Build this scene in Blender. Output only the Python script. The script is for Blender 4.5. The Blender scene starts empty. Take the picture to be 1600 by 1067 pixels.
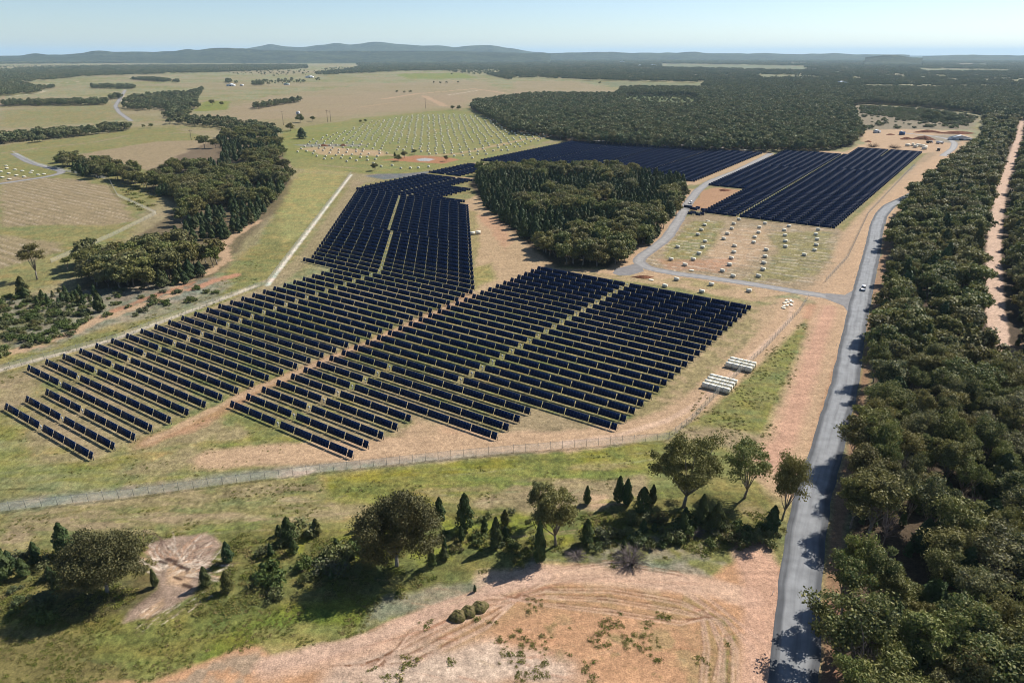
import bpy, math, random
import numpy as np
from mathutils import Vector
from mathutils.geometry import tessellate_polygon
# ------------------------------------------------------------------ camera / light / exposure
sc = bpy.context.scene
H = 100.0; FPX = 1067.0; YH = 84.0; CX = 800.0; CY = 533.5      # photo is 1600 x 1067
PITCH = math.atan((CY - YH) / FPX)
cs, sn = math.cos(PITCH), math.sin(PITCH)
cam = bpy.data.cameras.new('camera'); camo = bpy.data.objects.new('camera', cam)
sc.collection.objects.link(camo); sc.camera = camo
cam.sensor_width = 36; cam.lens = 36 * FPX / 1600; cam.clip_start = 1; cam.clip_end = 200000
camo.location = (0, 0, H); camo.rotation_euler = (math.pi / 2 - PITCH, 0, 0)
SUN_EL = math.radians(43); SUNX, SUNY = 0.82, 0.57
SUN_AZ = math.atan2(SUNX, SUNY)                                  # clockwise from +Y
w = bpy.data.worlds.new('World'); sc.world = w; w.use_nodes = True
nt = w.node_tree; bg = nt.nodes['Background']
sky = nt.nodes.new('ShaderNodeTexSky'); sky.sky_type = 'NISHITA'; sky.sun_disc = False
sky.sun_elevation = SUN_EL; sky.sun_rotation = SUN_AZ; sky.altitude = 300; sky.air_density = 0.8; sky.dust_density = 0.4; sky.ozone_density = 3.0
nt.links.new(sky.outputs[0], bg.inputs[0]); bg.inputs[1].default_value = 0.083
sl = bpy.data.lights.new('sun', 'SUN'); sl.energy = 5.0; sl.angle = math.radians(0.5); sl.color = (1.0, 0.95, 0.87)
so = bpy.data.objects.new('sun', sl); sc.collection.objects.link(so); so.location = (300, 200, 400)
sd = Vector((SUNX * math.cos(SUN_EL), SUNY * math.cos(SUN_EL), math.sin(SUN_EL)))
so.rotation_euler = sd.to_track_quat('Z', 'Y').to_euler()
sc.view_settings.view_transform = 'Standard'; sc.view_settings.look = 'None'
sc.view_settings.exposure = 0.6; sc.view_settings.gamma = 1.0
sc.cycles.use_denoising = True; sc.cycles.filter_width = 1.0; sc.cycles.volume_bounces = 1; sc.cycles.max_bounces = 5; sc.cycles.transparent_max_bounces = 12
sc.cycles.diffuse_bounces = 2; sc.cycles.glossy_bounces = 2; sc.cycles.transmission_bounces = 1

# ------------------------------------------------------------------ geometry of the place
def G(x, y, z=0.0):                                              # photo point -> ground point at height z
    d = (y - CY) * cs + FPX * sn; t = (H - z) / d
    return np.array([(x - CX) * t, (FPX * cs - (y - CY) * sn) * t])
def PXA(X, Y, Z=0.0):
    h = H - Z; dep = np.maximum(Y * cs + h * sn, 1e-3)
    return CX + FPX * X / dep, CY + FPX * (h * cs - Y * sn) / dep
def height_for(bx, by, ty):                                      # height of a thing standing at (bx,by) whose top shows at row ty
    g = G(bx, by); k = (ty - CY) / FPX
    return H - g[1] * (sn + k * cs) / (cs - k * sn)
RV = np.array([-.834, .552]); QV = np.array([.552, .834])        # along / across the tracker rows
def RQ(r, q): return RV * r + QV * q
def FR(x, y, z=0): g = G(x, y, z); return float(g @ RV), float(g @ QV)
rng = np.random.default_rng(7); random.seed(7)
root = sc.collection

# ------------------------------------------------------------------ helpers
def mesh_np(name, V, F, mats=(), smooth=False, fmat=None):
    """V (n,3); F list of (m,k) int arrays with k = 3 or 4"""
    me = bpy.data.meshes.new(name)
    V = np.asarray(V, np.float32)
    me.vertices.add(len(V)); me.vertices.foreach_set('co', V.ravel())
    if not isinstance(F, (list, tuple)): F = [F]
    F = [np.asarray(f, np.int32) for f in F if len(f)]
    tot = np.concatenate([np.full(len(f), f.shape[1], np.int32) for f in F])
    loops = np.concatenate([f.ravel() for f in F])
    me.loops.add(len(loops)); me.loops.foreach_set('vertex_index', loops)
    st = np.concatenate([[0], np.cumsum(tot)[:-1]]).astype(np.int32)
    me.polygons.add(len(tot)); me.polygons.foreach_set('loop_start', st)
    try: me.polygons.foreach_set('loop_total', tot)
    except Exception: pass
    for m in mats: me.materials.append(m)
    if fmat is not None: me.polygons.foreach_set('material_index', np.asarray(fmat, np.int32))
    if smooth: me.polygons.foreach_set('use_smooth', np.ones(len(tot), bool))
    me.update(calc_edges=True)
    return me
def obj(name, me, parent=None, loc=(0, 0, 0), rz=0.0, sc_=None):
    o = bpy.data.objects.new(name, me); root.objects.link(o)
    o.location = loc; o.rotation_euler = (0, 0, rz)
    if sc_ is not None: o.scale = sc_ if hasattr(sc_, '__len__') else (sc_,) * 3
    if parent is not None: o.parent = parent
    return o
def tag(o, label=None, cat=None, group=None, kind=None):
    if label: o['label'] = label
    if cat: o['category'] = cat
    if group: o['group'] = group
    if kind: o['kind'] = kind
    return o
def thing(name, label, cat, loc=(0, 0, 0), rz=0.0, group=None, s=None):
    o = obj(name, None, None, loc, rz, s); o.empty_display_size = 0.5
    return tag(o, label, cat, group)
ORD = ['first', 'second', 'third', 'fourth', 'fifth', 'sixth', 'seventh', 'eighth', 'ninth', 'tenth', 'eleventh', 'twelfth', 'thirteenth',
       'fourteenth', 'fifteenth', 'sixteenth', 'seventeenth', 'eighteenth', 'nineteenth']
def nth(i):
    n = i + 1
    if n <= 19: return ORD[i]
    tens = {2: 'twenty', 3: 'thirty', 4: 'forty', 5: 'fifty', 6: 'sixty', 7: 'seventy', 8: 'eighty', 9: 'ninety'}[n // 10]
    if n % 10 == 0: return tens[:-1] + 'ieth'
    return tens + ' ' + ORD[n % 10 - 1]
class MB:                                                        # collects boxes, tubes, prisms into one mesh
    def __init__(s): s.V = []; s.Q = []; s.T = []; s.n = 0
    def add(s, V, Q=(), T=()):
        V = np.asarray(V, float)
        if len(Q): s.Q.append(np.asarray(Q) + s.n)
        if len(T): s.T.append(np.asarray(T) + s.n)
        s.V.append(V); s.n += len(V)
    def box(s, c, d, rz=0.0, taper=1.0):
        x, y, z = d[0] / 2, d[1] / 2, d[2] / 2
        v = np.array([[-x, -y, -z], [x, -y, -z], [x, y, -z], [-x, y, -z], [-x * taper, -y * taper, z], [x * taper, -y * taper, z], [x * taper, y * taper, z], [-x * taper, y * taper, z]])
        a, b = math.cos(rz), math.sin(rz); R = np.array([[a, b, 0], [-b, a, 0], [0, 0, 1]])
        s.add(v @ R + np.array(c), [[0, 3, 2, 1], [4, 5, 6, 7], [0, 1, 5, 4], [1, 2, 6, 5], [2, 3, 7, 6], [3, 0, 4, 7]])
    def tube(s, P, Rr, k=6, cap=True):
        P = np.asarray(P, float); n = len(P); Rr = np.broadcast_to(Rr, n)
        D = np.gradient(P, axis=0); D /= np.linalg.norm(D, axis=1)[:, None] + 1e-9
        ref = np.array([0.31, 0.95, 0.05])
        A = np.cross(D, ref); A /= np.linalg.norm(A, axis=1)[:, None] + 1e-9; B = np.cross(D, A)
        t = np.linspace(0, 2 * math.pi, k, endpoint=False)
        V = (P[:, None] + Rr[:, None, None] * (A[:, None] * np.cos(t)[None, :, None] + B[:, None] * np.sin(t)[None, :, None])).reshape(-1, 3)
        Q = [[i * k + j, i * k + (j + 1) % k, (i + 1) * k + (j + 1) % k, (i + 1) * k + j] for i in range(n - 1) for j in range(k)]
        T = []
        if cap:
            for j in range(1, k - 1): T.append([0, j + 1, j]); T.append([(n - 1) * k, (n - 1) * k + j, (n - 1) * k + j + 1])
        s.add(V, Q, T)
    def prism(s, prof, y0, y1):                                  # profile in x,z extruded along y
        n = len(prof); V = [[p[0], y0, p[1]] for p in prof] + [[p[0], y1, p[1]] for p in prof]
        Q = [[i, (i + 1) % n, n + (i + 1) % n, n + i] for i in range(n)]
        T = [[0, i, i + 1] for i in range(1, n - 1)] + [[n, n + i + 1, n + i] for i in range(1, n - 1)]
        s.add(V, Q, T)
    def mesh(s, name, mats=(), smooth=False):
        return mesh_np(name, np.concatenate(s.V), ([np.concatenate(s.Q)] if s.Q else []) + ([np.concatenate(s.T)] if s.T else []), mats, smooth)

def lin(c): c = np.asarray(c, float) / 255; return np.where(c <= .04045, c / 12.92, ((c + .055) / 1.055) ** 2.4)
KA = 0.60
def A_(r, g, b, k=KA): v = lin((r, g, b)) * k; return tuple(float(x) for x in v)

def mat(name, color, rough=0.8, spec=0.3, metal=0.0, noise=None, bump=None, rand=None, island=None, trans=0):
    m = bpy.data.materials.new(name); m.use_nodes = True; n = m.node_tree; L = n.links
    b = n.nodes['Principled BSDF']; b.inputs['Roughness'].default_value = rough
    b.inputs['Specular IOR Level'].default_value = spec; b.inputs['Metallic'].default_value = metal
    b.inputs['Base Color'].default_value = (*color, 1)
    src = None
    def mixc(fac_out, a, c2, lo, hi):
        mr = n.nodes.new('ShaderNodeMapRange'); mr.inputs[1].default_value = lo; mr.inputs[2].default_value = hi
        L.new(fac_out, mr.inputs[0]); mx = n.nodes.new('ShaderNodeMix'); mx.data_type = 'RGBA'
        L.new(mr.outputs[0], mx.inputs[0])
        if a is None: mx.inputs[6].default_value = (*color, 1)
        else: L.new(a, mx.inputs[6])
        if hasattr(c2, '__len__'): mx.inputs[7].default_value = (*c2, 1)
        else: L.new(c2, mx.inputs[7])
        return mx.outputs[2]
    if rand:
        oi = n.nodes.new('ShaderNodeObjectInfo'); cr = n.nodes.new('ShaderNodeValToRGB'); e = cr.color_ramp.elements
        for i, c in enumerate(rand):
            t = i / (len(rand) - 1)
            if i == 0: e[0].position = 0; e[0].color = (*c, 1)
            elif i == len(rand) - 1: e[-1].position = 1; e[-1].color = (*c, 1)
            else: q = e.new(t); q.color = (*c, 1)
        L.new(oi.outputs['Random'], cr.inputs[0]); src = cr.outputs[0]
    tc = n.nodes.new('ShaderNodeTexCoord')
    if noise:
        for (scale, c2, lo, hi) in noise:
            no = n.nodes.new('ShaderNodeTexNoise'); no.inputs['Scale'].default_value = scale; no.inputs['Detail'].default_value = 4
            L.new(tc.outputs['Object'], no.inputs['Vector']); src = mixc(no.outputs[0], src, c2, lo, hi)
    if island:
        ge = n.nodes.new('ShaderNodeNewGeometry'); src = mixc(ge.outputs['Random Per Island'], src, island, 0.35, 1.25)
    if src is not None: L.new(src, b.inputs['Base Color'])
    if trans:
        tr = n.nodes.new('ShaderNodeBsdfTranslucent'); ms = n.nodes.new('ShaderNodeMixShader'); ms.inputs[0].default_value = trans
        if src is not None: L.new(src, tr.inputs[0])
        else: tr.inputs[0].default_value = (*color, 1)
        L.new(b.outputs[0], ms.inputs[1]); L.new(tr.outputs[0], ms.inputs[2]); L.new(ms.outputs[0], n.nodes['Material Output'].inputs[0])
    if bump:
        no = n.nodes.new('ShaderNodeTexNoise'); no.inputs['Scale'].default_value = bump[0]; no.inputs['Detail'].default_value = 5
        L.new(tc.outputs['Object'], no.inputs['Vector'])
        bp = n.nodes.new('ShaderNodeBump'); bp.inputs['Strength'].default_value = bump[1]; bp.inputs['Distance'].default_value = bump[2]
        L.new(no.outputs[0], bp.inputs['Height']); L.new(bp.outputs[0], b.inputs['Normal'])
    return m

# ------------------------------------------------------------------ noise + masks in numpy
def vnoise(x, y, s, seed=0):
    x = x / s + seed * 17.31; y = y / s + seed * 7.77
    xi = np.floor(x).astype(np.int64); yi = np.floor(y).astype(np.int64); fx = x - xi; fy = y - yi
    fx = fx * fx * (3 - 2 * fx); fy = fy * fy * (3 - 2 * fy)
    def h(a, b):
        n = (a * 374761393 + b * 668265263 + seed * 1442695) & 0xffffffff
        n = ((n ^ (n >> 13)) * 1274126177) & 0xffffffff
        return ((n ^ (n >> 16)) & 0xffff) / 65535.0
    a = h(xi, yi); b = h(xi + 1, yi); c = h(xi, yi + 1); d = h(xi + 1, yi + 1)
    return (a * (1 - fx) + b * fx) * (1 - fy) + (c * (1 - fx) + d * fx) * fy
def fbm(x, y, s, seed=0, o=3):
    t = 0; a = 1; n = 0
    for i in range(o): t = t + a * vnoise(x, y, s / 2 ** i, seed + i * 5); n += a; a *= .55
    return t / n
def inpoly(x, y, P):
    P = np.asarray(P, float); c = np.zeros(np.shape(x), bool); j = len(P) - 1
    for i in range(len(P)):
        xi, yi = P[i]; xj, yj = P[j]
        if yi != yj: c ^= ((yi > y) != (yj > y)) & (x < (xj - xi) * (y - yi) / (yj - yi) + xi)
        j = i
    return c
def segdist(x, y, P, closed=False):
    d = np.full(np.shape(x), 1e9); n = len(P)
    for i in range(n if closed else n - 1):
        ax, ay = P[i]; bx, by = P[(i + 1) % n]; dx, dy = bx - ax, by - ay; l = dx * dx + dy * dy + 1e-9
        t = np.clip(((x - ax) * dx + (y - ay) * dy) / l, 0, 1)
        d = np.minimum(d, np.hypot(x - ax - t * dx, y - ay - t * dy))
    return d

# ------------------------------------------------------------------ ground: one polar sheet to the horizon
deps = np.concatenate([np.linspace(math.radians(84), math.radians(52), 40)[:-1],
                       np.linspace(math.radians(52), math.radians(10), 560)[:-1], np.linspace(math.radians(10), math.radians(0.1), 230)])
rad = H / np.tan(deps)
azf = np.linspace(-math.radians(47), math.radians(47), 1250)
azb = np.linspace(math.radians(47), math.radians(313), 70)[1:-1]
az = np.concatenate([azf, azb]); NR, NA = len(rad), len(az)
GX = (rad[:, None] * np.sin(az)[None]).ravel(); GY = (rad[:, None] * np.cos(az)[None]).ravel()
GD = np.hypot(GX, GY)
n60 = fbm(GX, GY, 60, 1); n15 = fbm(GX, GY, 15, 2); n4 = fbm(GX, GY, 4, 3); n1 = fbm(GX, GY, 1.1, 4, 2); nfar = fbm(GX, GY, 320, 9)
gr = GX * RV[0] + GY * RV[1]; gq = GX * QV[0] + GY * QV[1]
nst = fbm(gr / 6, gq, 2.2, 6)                                    # streaks along the rows
nsx = fbm(GX / 5, GY, 3.0, 8)                                    # mowing streaks left-right
C = np.zeros((len(GX), 3))
GREEN = np.array(A_(142, 138, 82)); LGREEN = np.array(A_(132, 140, 58)); DRY = np.array(A_(158, 153, 114)); TAN = np.array(A_(172, 150, 120))
SOIL = np.array(A_(204, 171, 137)); PINK = np.array(A_(200, 148, 118)); PALE = np.array(A_(232, 214, 192)); GREYG = np.array(A_(150, 145, 128))
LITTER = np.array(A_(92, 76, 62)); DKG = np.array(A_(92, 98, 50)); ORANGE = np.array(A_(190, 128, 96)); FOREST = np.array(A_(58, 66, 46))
def mixin(a, col):
    a = np.clip(a, 0, 1)[:, None]; C[:] = C * (1 - a) + np.asarray(col) * a
C[:] = DRY
mixin(np.clip((n60 - .42) * 5, 0, 1) * .75, GREEN)
mixin(np.clip((nfar - .5) * 6, 0, 1) * .5, TAN)
mixin(np.clip((n15 - .6) * 4, 0, 1) * .5, TAN)
def S(pts): return np.array([G(*p) for p in pts])
def region(pts, col, a=1.0, soft=2.0, wob=3.0, tex=None, rq=False):
    """paint a polygon given in photo points; edges wander by wob metres"""
    P = np.array([RQ(*p) for p in pts]) if rq else S(pts)
    m = soft + wob + 4
    lo = P.min(0) - m; hi = P.max(0) + m
    ix = np.where((GX > lo[0]) & (GX < hi[0]) & (GY > lo[1]) & (GY < hi[1]))[0]
    if not len(ix): return
    x, y = GX[ix], GY[ix]
    d = segdist(x, y, P, True); d = np.where(inpoly(x, y, P), d, -d)
    sf = np.maximum(soft, GD[ix] * .003)
    wb = wob * np.maximum(1, GD[ix] / 900)
    d = d + (n15[ix] - .5) * 2 * wb + (n4[ix] - .5) * wob
    al = np.clip(d / sf + .5, 0, 1) * a
    if tex is not None: al = al * np.clip(tex[ix], 0, 1)
    al = al[:, None]; C[ix] = C[ix] * (1 - al) + np.asarray(col) * al
def line(pts, width, col, a=1.0, soft=1.0, wob=.8, tex=None, rq=False):
    P = np.array([RQ(*p) for p in pts]) if rq else S(pts)
    m = width + soft + wob + 3
    lo = P.min(0) - m; hi = P.max(0) + m
    ix = np.where((GX > lo[0]) & (GX < hi[0]) & (GY > lo[1]) & (GY < hi[1]))[0]
    if not len(ix): return
    d = width / 2 - segdist(GX[ix], GY[ix], P) + (n4[ix] - .5) * 2 * wob
    sf = np.maximum(soft, GD[ix] * .0025)
    al = np.clip(d / sf + .5, 0, 1) * a
    if tex is not None: al = al * np.clip(tex[ix], 0, 1)
    al = al[:, None]; C[ix] = C[ix] * (1 - al) + np.asarray(col) * al

T_mid = np.clip((n15 - .38) * 5, 0, 1); T_patch = np.clip((n4 - .45) * 6, 0, 1); T_fine = np.clip((n1 - .45) * 5, 0, 1)
T_st = np.clip((nst - .42) * 6, 0, 1); T_sx = np.clip((nsx - .4) * 5, 0, 1); T_r = np.clip((n60 - .35) * 5, 0, 1)
# far paddocks
region([(0, 470), (-300, 500), (-300, 228), (0, 228), (200, 205), (270, 200), (330, 215), (240, 260), (250, 310), (150, 420)], GREEN, .75, 8, 6)
region([(100, 245), (240, 222), (340, 218), (360, 240), (340, 262), (260, 270)], TAN, .8, 6, 6)
region([(0, 300), (10, 275), (110, 280), (170, 290), (200, 330), (210, 345), (160, 352), (100, 350), (0, 355)], TAN, .8, 5, 5)
region([(-200, 372), (0, 368), (90, 380), (105, 392), (0, 420), (-200, 440)], TAN, .7, 5, 5)
region([(0, 200), (0, 172), (170, 166), (190, 175), (150, 192), (60, 200)], GREEN, .5, 10, 10)
region([(300, 190), (420, 150), (600, 130), (760, 128), (800, 150), (620, 175), (480, 185)], TAN, .6, 12, 15)
region([(420, 260), (440, 205), (560, 185), (700, 172), (800, 185), (880, 215), (760, 250), (620, 275), (540, 270)], LGREEN, .55, 8, 8)
region([(300, 175), (320, 158), (360, 158), (355, 172)], LGREEN, .8, 8, 5)
region([(615, 116), (720, 114), (745, 122), (640, 124)], LGREEN, .8, 12, 10)
region([(0, 108), (300, 102), (460, 100), (460, 104), (200, 107), (0, 112)], TAN, .7, 20, 20)
region([(800, 127), (900, 127), (965, 142), (960, 150), (830, 148), (800, 150)], TAN, .6, 15, 10)
region([(975, 148), (1090, 150), (1092, 174), (1030, 172), (975, 168)], LGREEN, .6, 10, 4)
region([(640, 155), (700, 148), (740, 158), (720, 170), (690, 168)], TAN, .7, 8, 8)
line([(600, 155), (650, 147), (720, 141), (740, 139), (790, 146)], 14, SOIL, .75, 5, 5)
line([(662, 150), (695, 166)], 16, SOIL, .7, 5, 5); line([(700, 149), (745, 142)], 7, PALE, .6, 3, 3)
line([(560, 168), (620, 160)], 8, SOIL, .5, 5, 5); line([(700, 127), (770, 123)], 14, SOIL, .5, 5, 5)
line([(410, 187), (470, 178), (540, 168), (610, 170), (650, 172)], 6, TAN, .9, 2, 1)
line([(-50, 208), (60, 203), (150, 194), (210, 192), (265, 190)], 5, TAN, .9, 2, 1)
line([(0, 240), (60, 232), (150, 222), (200, 212), (350, 205)], 5, TAN, .8, 2, 1)
line([(5, 152), (60, 146), (70, 143), (40, 135), (130, 127)], 9, PALE, .5, 5, 3); line([(0, 166), (6, 150)], 8, TAN, .8, 4, 2)
line([(190, 158), (195, 140)], 6, PALE, .5, 2, 1)
# solar site base
region([(255, 60), (255, 230), (300, 245), (420, 380), (425, 560), (440, 800), (180, 800), (180, 560), (150, 560), (150, 430), (60, 430), (60, 60)], GREEN, .6, 4, 4, rq=True)
region([(0, 560), (-200, 620), (-200, 900), (0, 800), (400, 745), (640, 720), (620, 690), (560, 700), (380, 640), (340, 640), (140, 720), (0, 640)], GREEN, .5, 4, 4)
region([(0, 600), (60, 640), (140, 722), (250, 690), (330, 650), (500, 700), (300, 760), (0, 780), (-100, 700)], LGREEN, .5, 4, 5, T_sx)
region([(0, 640), (0, 600), (60, 620), (140, 715), (60, 720)], TAN, .6, 5, 5, T_mid); region([(150, 725), (330, 660), (420, 690), (330, 720), (200, 760)], TAN, .6, 4, 5, T_mid)
region([(40, 560), (400, 460), (720, 440), (640, 510), (345, 620), (250, 670), (140, 715), (0, 640)], TAN, .55, 4, 4, np.clip(T_mid * .7 + T_st * .5, 0, 1))
region([(350, 625), (835, 420), (1180, 475), (970, 665), (780, 680), (560, 710)], TAN, .4, 4, 4, np.clip(T_mid * .7 + T_st * .5, 0, 1))
region([(1200, 1067), (0, 1200), (-400, 1000), (-400, 830), (0, 800), (400, 750), (800, 708), (1045, 690), (1240, 700)], GREEN, .85, 3, 3)
region([(500, 750), (800, 710), (1040, 690), (1010, 740), (700, 790), (520, 790)], np.array(A_(136, 136, 52)), .8, 3, 3, np.maximum(T_sx, .5))
region([(0, 800), (400, 752), (500, 750), (520, 790), (0, 850)], TAN, .6, 3, 3, np.maximum(T_sx, .3))
region([(0, 815), (200, 800), (420, 775), (600, 790), (500, 810), (300, 820), (0, 860)], TAN, .6, 3, 4, T_sx)
region([(600, 760), (800, 745), (1000, 720), (900, 770), (700, 790)], TAN, .5, 3, 4, T_sx)
# green strip north east of the left fence, and field
region([(548, 275), (418, 447), (300, 492), (0, 590), (0, 545), (200, 510), (330, 445), (400, 380), (450, 300), (470, 270)], GREEN, .8, 4, 3)
region([(480, 260), (545, 268), (500, 330), (430, 400), (440, 300)], np.array(A_(170, 162, 104)), .7, 6, 6)
line([(560, 285), (480, 400), (420, 450), (330, 490), (180, 545), (0, 600)], 9, TAN, .6, 3, 2)
line([(400, 447), (300, 485), (180, 530), (37, 568), (-80, 600)], 3.2, PALE, .7, 1, .5)
# row alleys: dirt between blocks, tracks
line([(735, 462), (640, 510), (520, 560), (400, 610), (300, 665), (230, 690)], 6, PINK, .6, 3, 2)
line([(735, 462), (640, 508), (520, 560), (400, 607), (340, 636), (230, 690)], 3, SOIL, .7, 1.5, 1)
region([(60, 640), (110, 650), (260, 640), (340, 600), (345, 580), (120, 600)], TAN, .5, 3, 3, T_st)
region([(380, 650), (560, 712), (760, 680), (700, 620), (520, 560), (420, 600)], TAN, .5, 3, 3, T_st)
region([(735, 370), (728, 312), (760, 300), (800, 350), (835, 385), (870, 415), (845, 425), (740, 458), (738, 420)], SOIL, .8, 4, 4)
region([(740, 335), (780, 340), (800, 372), (790, 395), (765, 360)], PINK, .5, 4, 4)
region([(735, 420), (770, 410), (775, 435), (740, 452)], LGREEN, .6, 4, 3); region([(733, 330), (745, 330), (750, 400), (737, 410)], GREEN, .6, 3, 3)
region([(840, 415), (900, 425), (985, 432), (1180, 470), (1240, 455), (1100, 430), (1000, 415), (1015, 388), (960, 420), (880, 420)], SOIL, .9, 3, 3)
# lower construction track
region([(310, 718), (400, 700), (560, 712), (600, 690), (650, 655), (700, 665), (780, 680), (960, 665), (1040, 640), (1180, 545), (1190, 480), (1235, 470), (1230, 500), (1160, 590), (1090, 640), (1060, 670), (960, 692), (800, 706), (640, 722), (560, 726), (400, 728)], SOIL, .9, 3, 3)
region([(600, 690), (660, 665), (780, 690), (880, 690), (700, 712), (560, 722)], PINK, .5, 3, 4, T_mid)
region([(590, 695), (620, 688), (668, 695), (640, 706), (600, 708)], GREYG, .8, 2, 2); region([(585, 704), (640, 700), (690, 704), (650, 714)], PALE, .7, 2, 2)
line([(0, 790), (200, 768), (400, 740), (640, 717), (800, 702), (960, 690)], 5, GREYG, .7, 2, 1); line([(440, 742), (480, 735)], 3, PALE, .35, 1.5, 1.5)
region([(780, 660), (830, 640), (960, 668), (900, 680), (800, 685)], TAN, .7, 3, 3)
# right hand strip of bare soil beside the road
region([(1200, 545), (1260, 480), (1345, 470), (1322, 520), (1302, 585), (1262, 700), (1240, 780), (1200, 760), (1170, 740), (1180, 700), (1210, 690), (1222, 640), (1265, 560), (1262, 500)], SOIL, .95, 3, 3)
region([(1250, 480), (1290, 470), (1320, 480), (1290, 560), (1240, 690), (1212, 740), (1190, 720), (1230, 640), (1270, 560)], PINK, .6, 4, 3)
region([(1100, 610), (1200, 545), (1258, 500), (1265, 530), (1222, 640), (1205, 690), (1130, 690), (1060, 672)], GREEN, .85, 3, 3)
region([(1100, 650), (1200, 580), (1250, 520), (1222, 640), (1200, 690), (1120, 690)], np.array(A_(130, 135, 70)), .7, 4, 4, T_patch)
region([(1060, 660), (1110, 665), (1200, 680), (1250, 690), (1240, 720), (1180, 720), (1110, 690), (1040, 690)], TAN, .8, 3, 4)
region([(1285, 475), (1345, 478), (1400, 335), (1440, 300), (1500, 230), (1440, 242), (1310, 358), (1290, 430), (1240, 455)], SOIL, .95, 4, 4)
region([(1440, 240), (1470, 235), (1400, 300), (1340, 350), (1310, 385), (1300, 360)], TAN, .8, 4, 4)
region([(1440, 239), (1448, 240), (1318, 362), (1308, 356)], GREEN, .8, 3, 2)
line([(1278, 455), (1325, 402), (1357, 335), (1430, 258)], 3, GREYG, .8, 2, 1)
line([(1300, 560), (1268, 660), (1245, 740)], 3.5, TAN, .7, 1.5, 2); line([(1310, 545), (1283, 640), (1262, 700)], 2.0, ORANGE, .7, 1, 1)
line([(1322, 560), (1300, 620), (1280, 680)], 1.2, DKG, .6, .8, .8)
# right box field
region([(985, 425), (1050, 345), (1090, 332), (1310, 358), (1305, 420), (1280, 455), (1180, 448), (1020, 420)], TAN, .9, 3, 3)
region([(1045, 385), (1080, 345), (1130, 345), (1120, 380), (1090, 405), (1040, 412)], GREEN, .75, 4, 4)
region([(1150, 365), (1300, 362), (1300, 420), (1230, 440), (1160, 440), (1220, 390)], GREEN, .65, 5, 5)
region([(1100, 420), (1130, 360), (1200, 355), (1215, 380), (1170, 420)], SOIL, .65, 6, 6); region([(1030, 405), (1150, 405), (1130, 428), (1040, 420)], PINK, .55, 4, 4)
region([(985, 432), (1190, 470), (1170, 450), (1010, 425)], GREEN, .6, 3, 3, T_mid)
region([(1115, 292), (1160, 297), (1100, 330), (1085, 330), (1075, 330), (1095, 300)], PINK, .7, 3, 3)
# stripes of pile rows
for poly_, col_ in (([(0, 300), (10, 275), (110, 280), (170, 290), (200, 330), (215, 345), (160, 352), (100, 350), (0, 355)], DKG), ([(-200, 372), (0, 368), (90, 380), (105, 392), (0, 420), (-200, 440)], DKG)):
    region(poly_, np.array(A_(120, 112, 80)), .55, 4, 3, (np.abs(((gq / 5.76) % 1) - .5) < .2).astype(float) * (.35 + .65 * T_st))
    region(poly_, PALE, .3, 4, 3, (np.abs(((gq / 5.76) % 1) - .12) < .12).astype(float) * T_st)
region([(1000, 420), (1060, 342), (1310, 358), (1300, 440), (1180, 448)], PALE, .4, 3, 2, (np.abs(((gq / 5.76) % 1) - .5) < .16).astype(float) * T_st)
region([(1000, 420), (1060, 342), (1310, 358), (1300, 440), (1180, 448)], GREYG, .5, 3, 2, (np.abs(((gq / 5.76) % 1) - .2) < .13).astype(float) * T_st)
# upper track to the compound, field of pale boxes
line([(745, 170), (770, 178), (800, 195), (870, 214), (900, 222)], 22, SOIL, .75, 6, 5)
region([(742, 172), (775, 172), (800, 190), (840, 208), (800, 200), (770, 185)], PINK, .7, 6, 5)
line([(500, 228), (560, 236), (640, 246), (720, 240), (820, 218), (860, 214)], 9, SOIL, .6, 5, 4); line([(620, 205), (700, 203), (780, 195)], 8, SOIL, .35, 6, 6)
region([(470, 232), (500, 230), (600, 236), (600, 244), (500, 242)], SOIL, .7, 6, 4)
region([(455, 226), (500, 225), (575, 226), (560, 229), (480, 230)], GREYG, 1, 3, 2); region([(570, 275), (590, 272), (640, 271), (690, 266), (640, 277), (600, 281)], A_(128, 128, 126), 1, 3, 1)
region([(600, 250), (650, 243), (690, 245), (720, 250), (690, 256), (650, 254)], ORANGE, .8, 3, 3); region([(650, 249), (664, 247), (680, 249), (670, 252), (655, 252)], A_(190, 190, 190), 1, 1.5, .5)
line([(430, 240), (445, 250), (455, 262)], 4, TAN, .8, 1.5, 1); line([(440, 232), (432, 240), (450, 262)], 4, TAN, .7, 1.5, 1); line([(500, 258), (555, 263)], 4, TAN, .7, 2, 1)
line([(660, 273), (735, 279), (760, 283)], 4, SOIL, .9, 2, 1); line([(745, 256), (790, 260)], 8, SOIL, .8, 3, 1)
# E and D surrounds
region([(1060, 240), (1200, 238), (1215, 244), (1195, 247), (1100, 285), (1085, 290), (1060, 285), (1190, 241)], SOIL, .8, 4, 2)
line([(890, 220), (1000, 226), (1100, 232), (1200, 238)], 9, SOIL, .9, 4, 2)
region([(1225, 232), (1320, 238), (1350, 225), (1345, 205), (1400, 200), (1500, 205), (1520, 215), (1500, 235), (1440, 240), (1350, 232), (1325, 243)], SOIL, .95, 6, 5)
region([(1330, 165), (1360, 164), (1460, 171), (1530, 182), (1520, 203), (1400, 202), (1345, 204)], np.array(A_(150, 136, 112)), .95, 10, 8); region([(1345, 165), (1460, 172), (1520, 186), (1500, 192), (1430, 180)], DKG, .6, 10, 10, T_mid)
region([(1430, 213), (1500, 210), (1500, 226), (1470, 222)], GREYG, .8, 4, 4); line([(1322, 168), (1330, 185), (1325, 190)], 9, PINK, .8, 4, 3)
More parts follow.
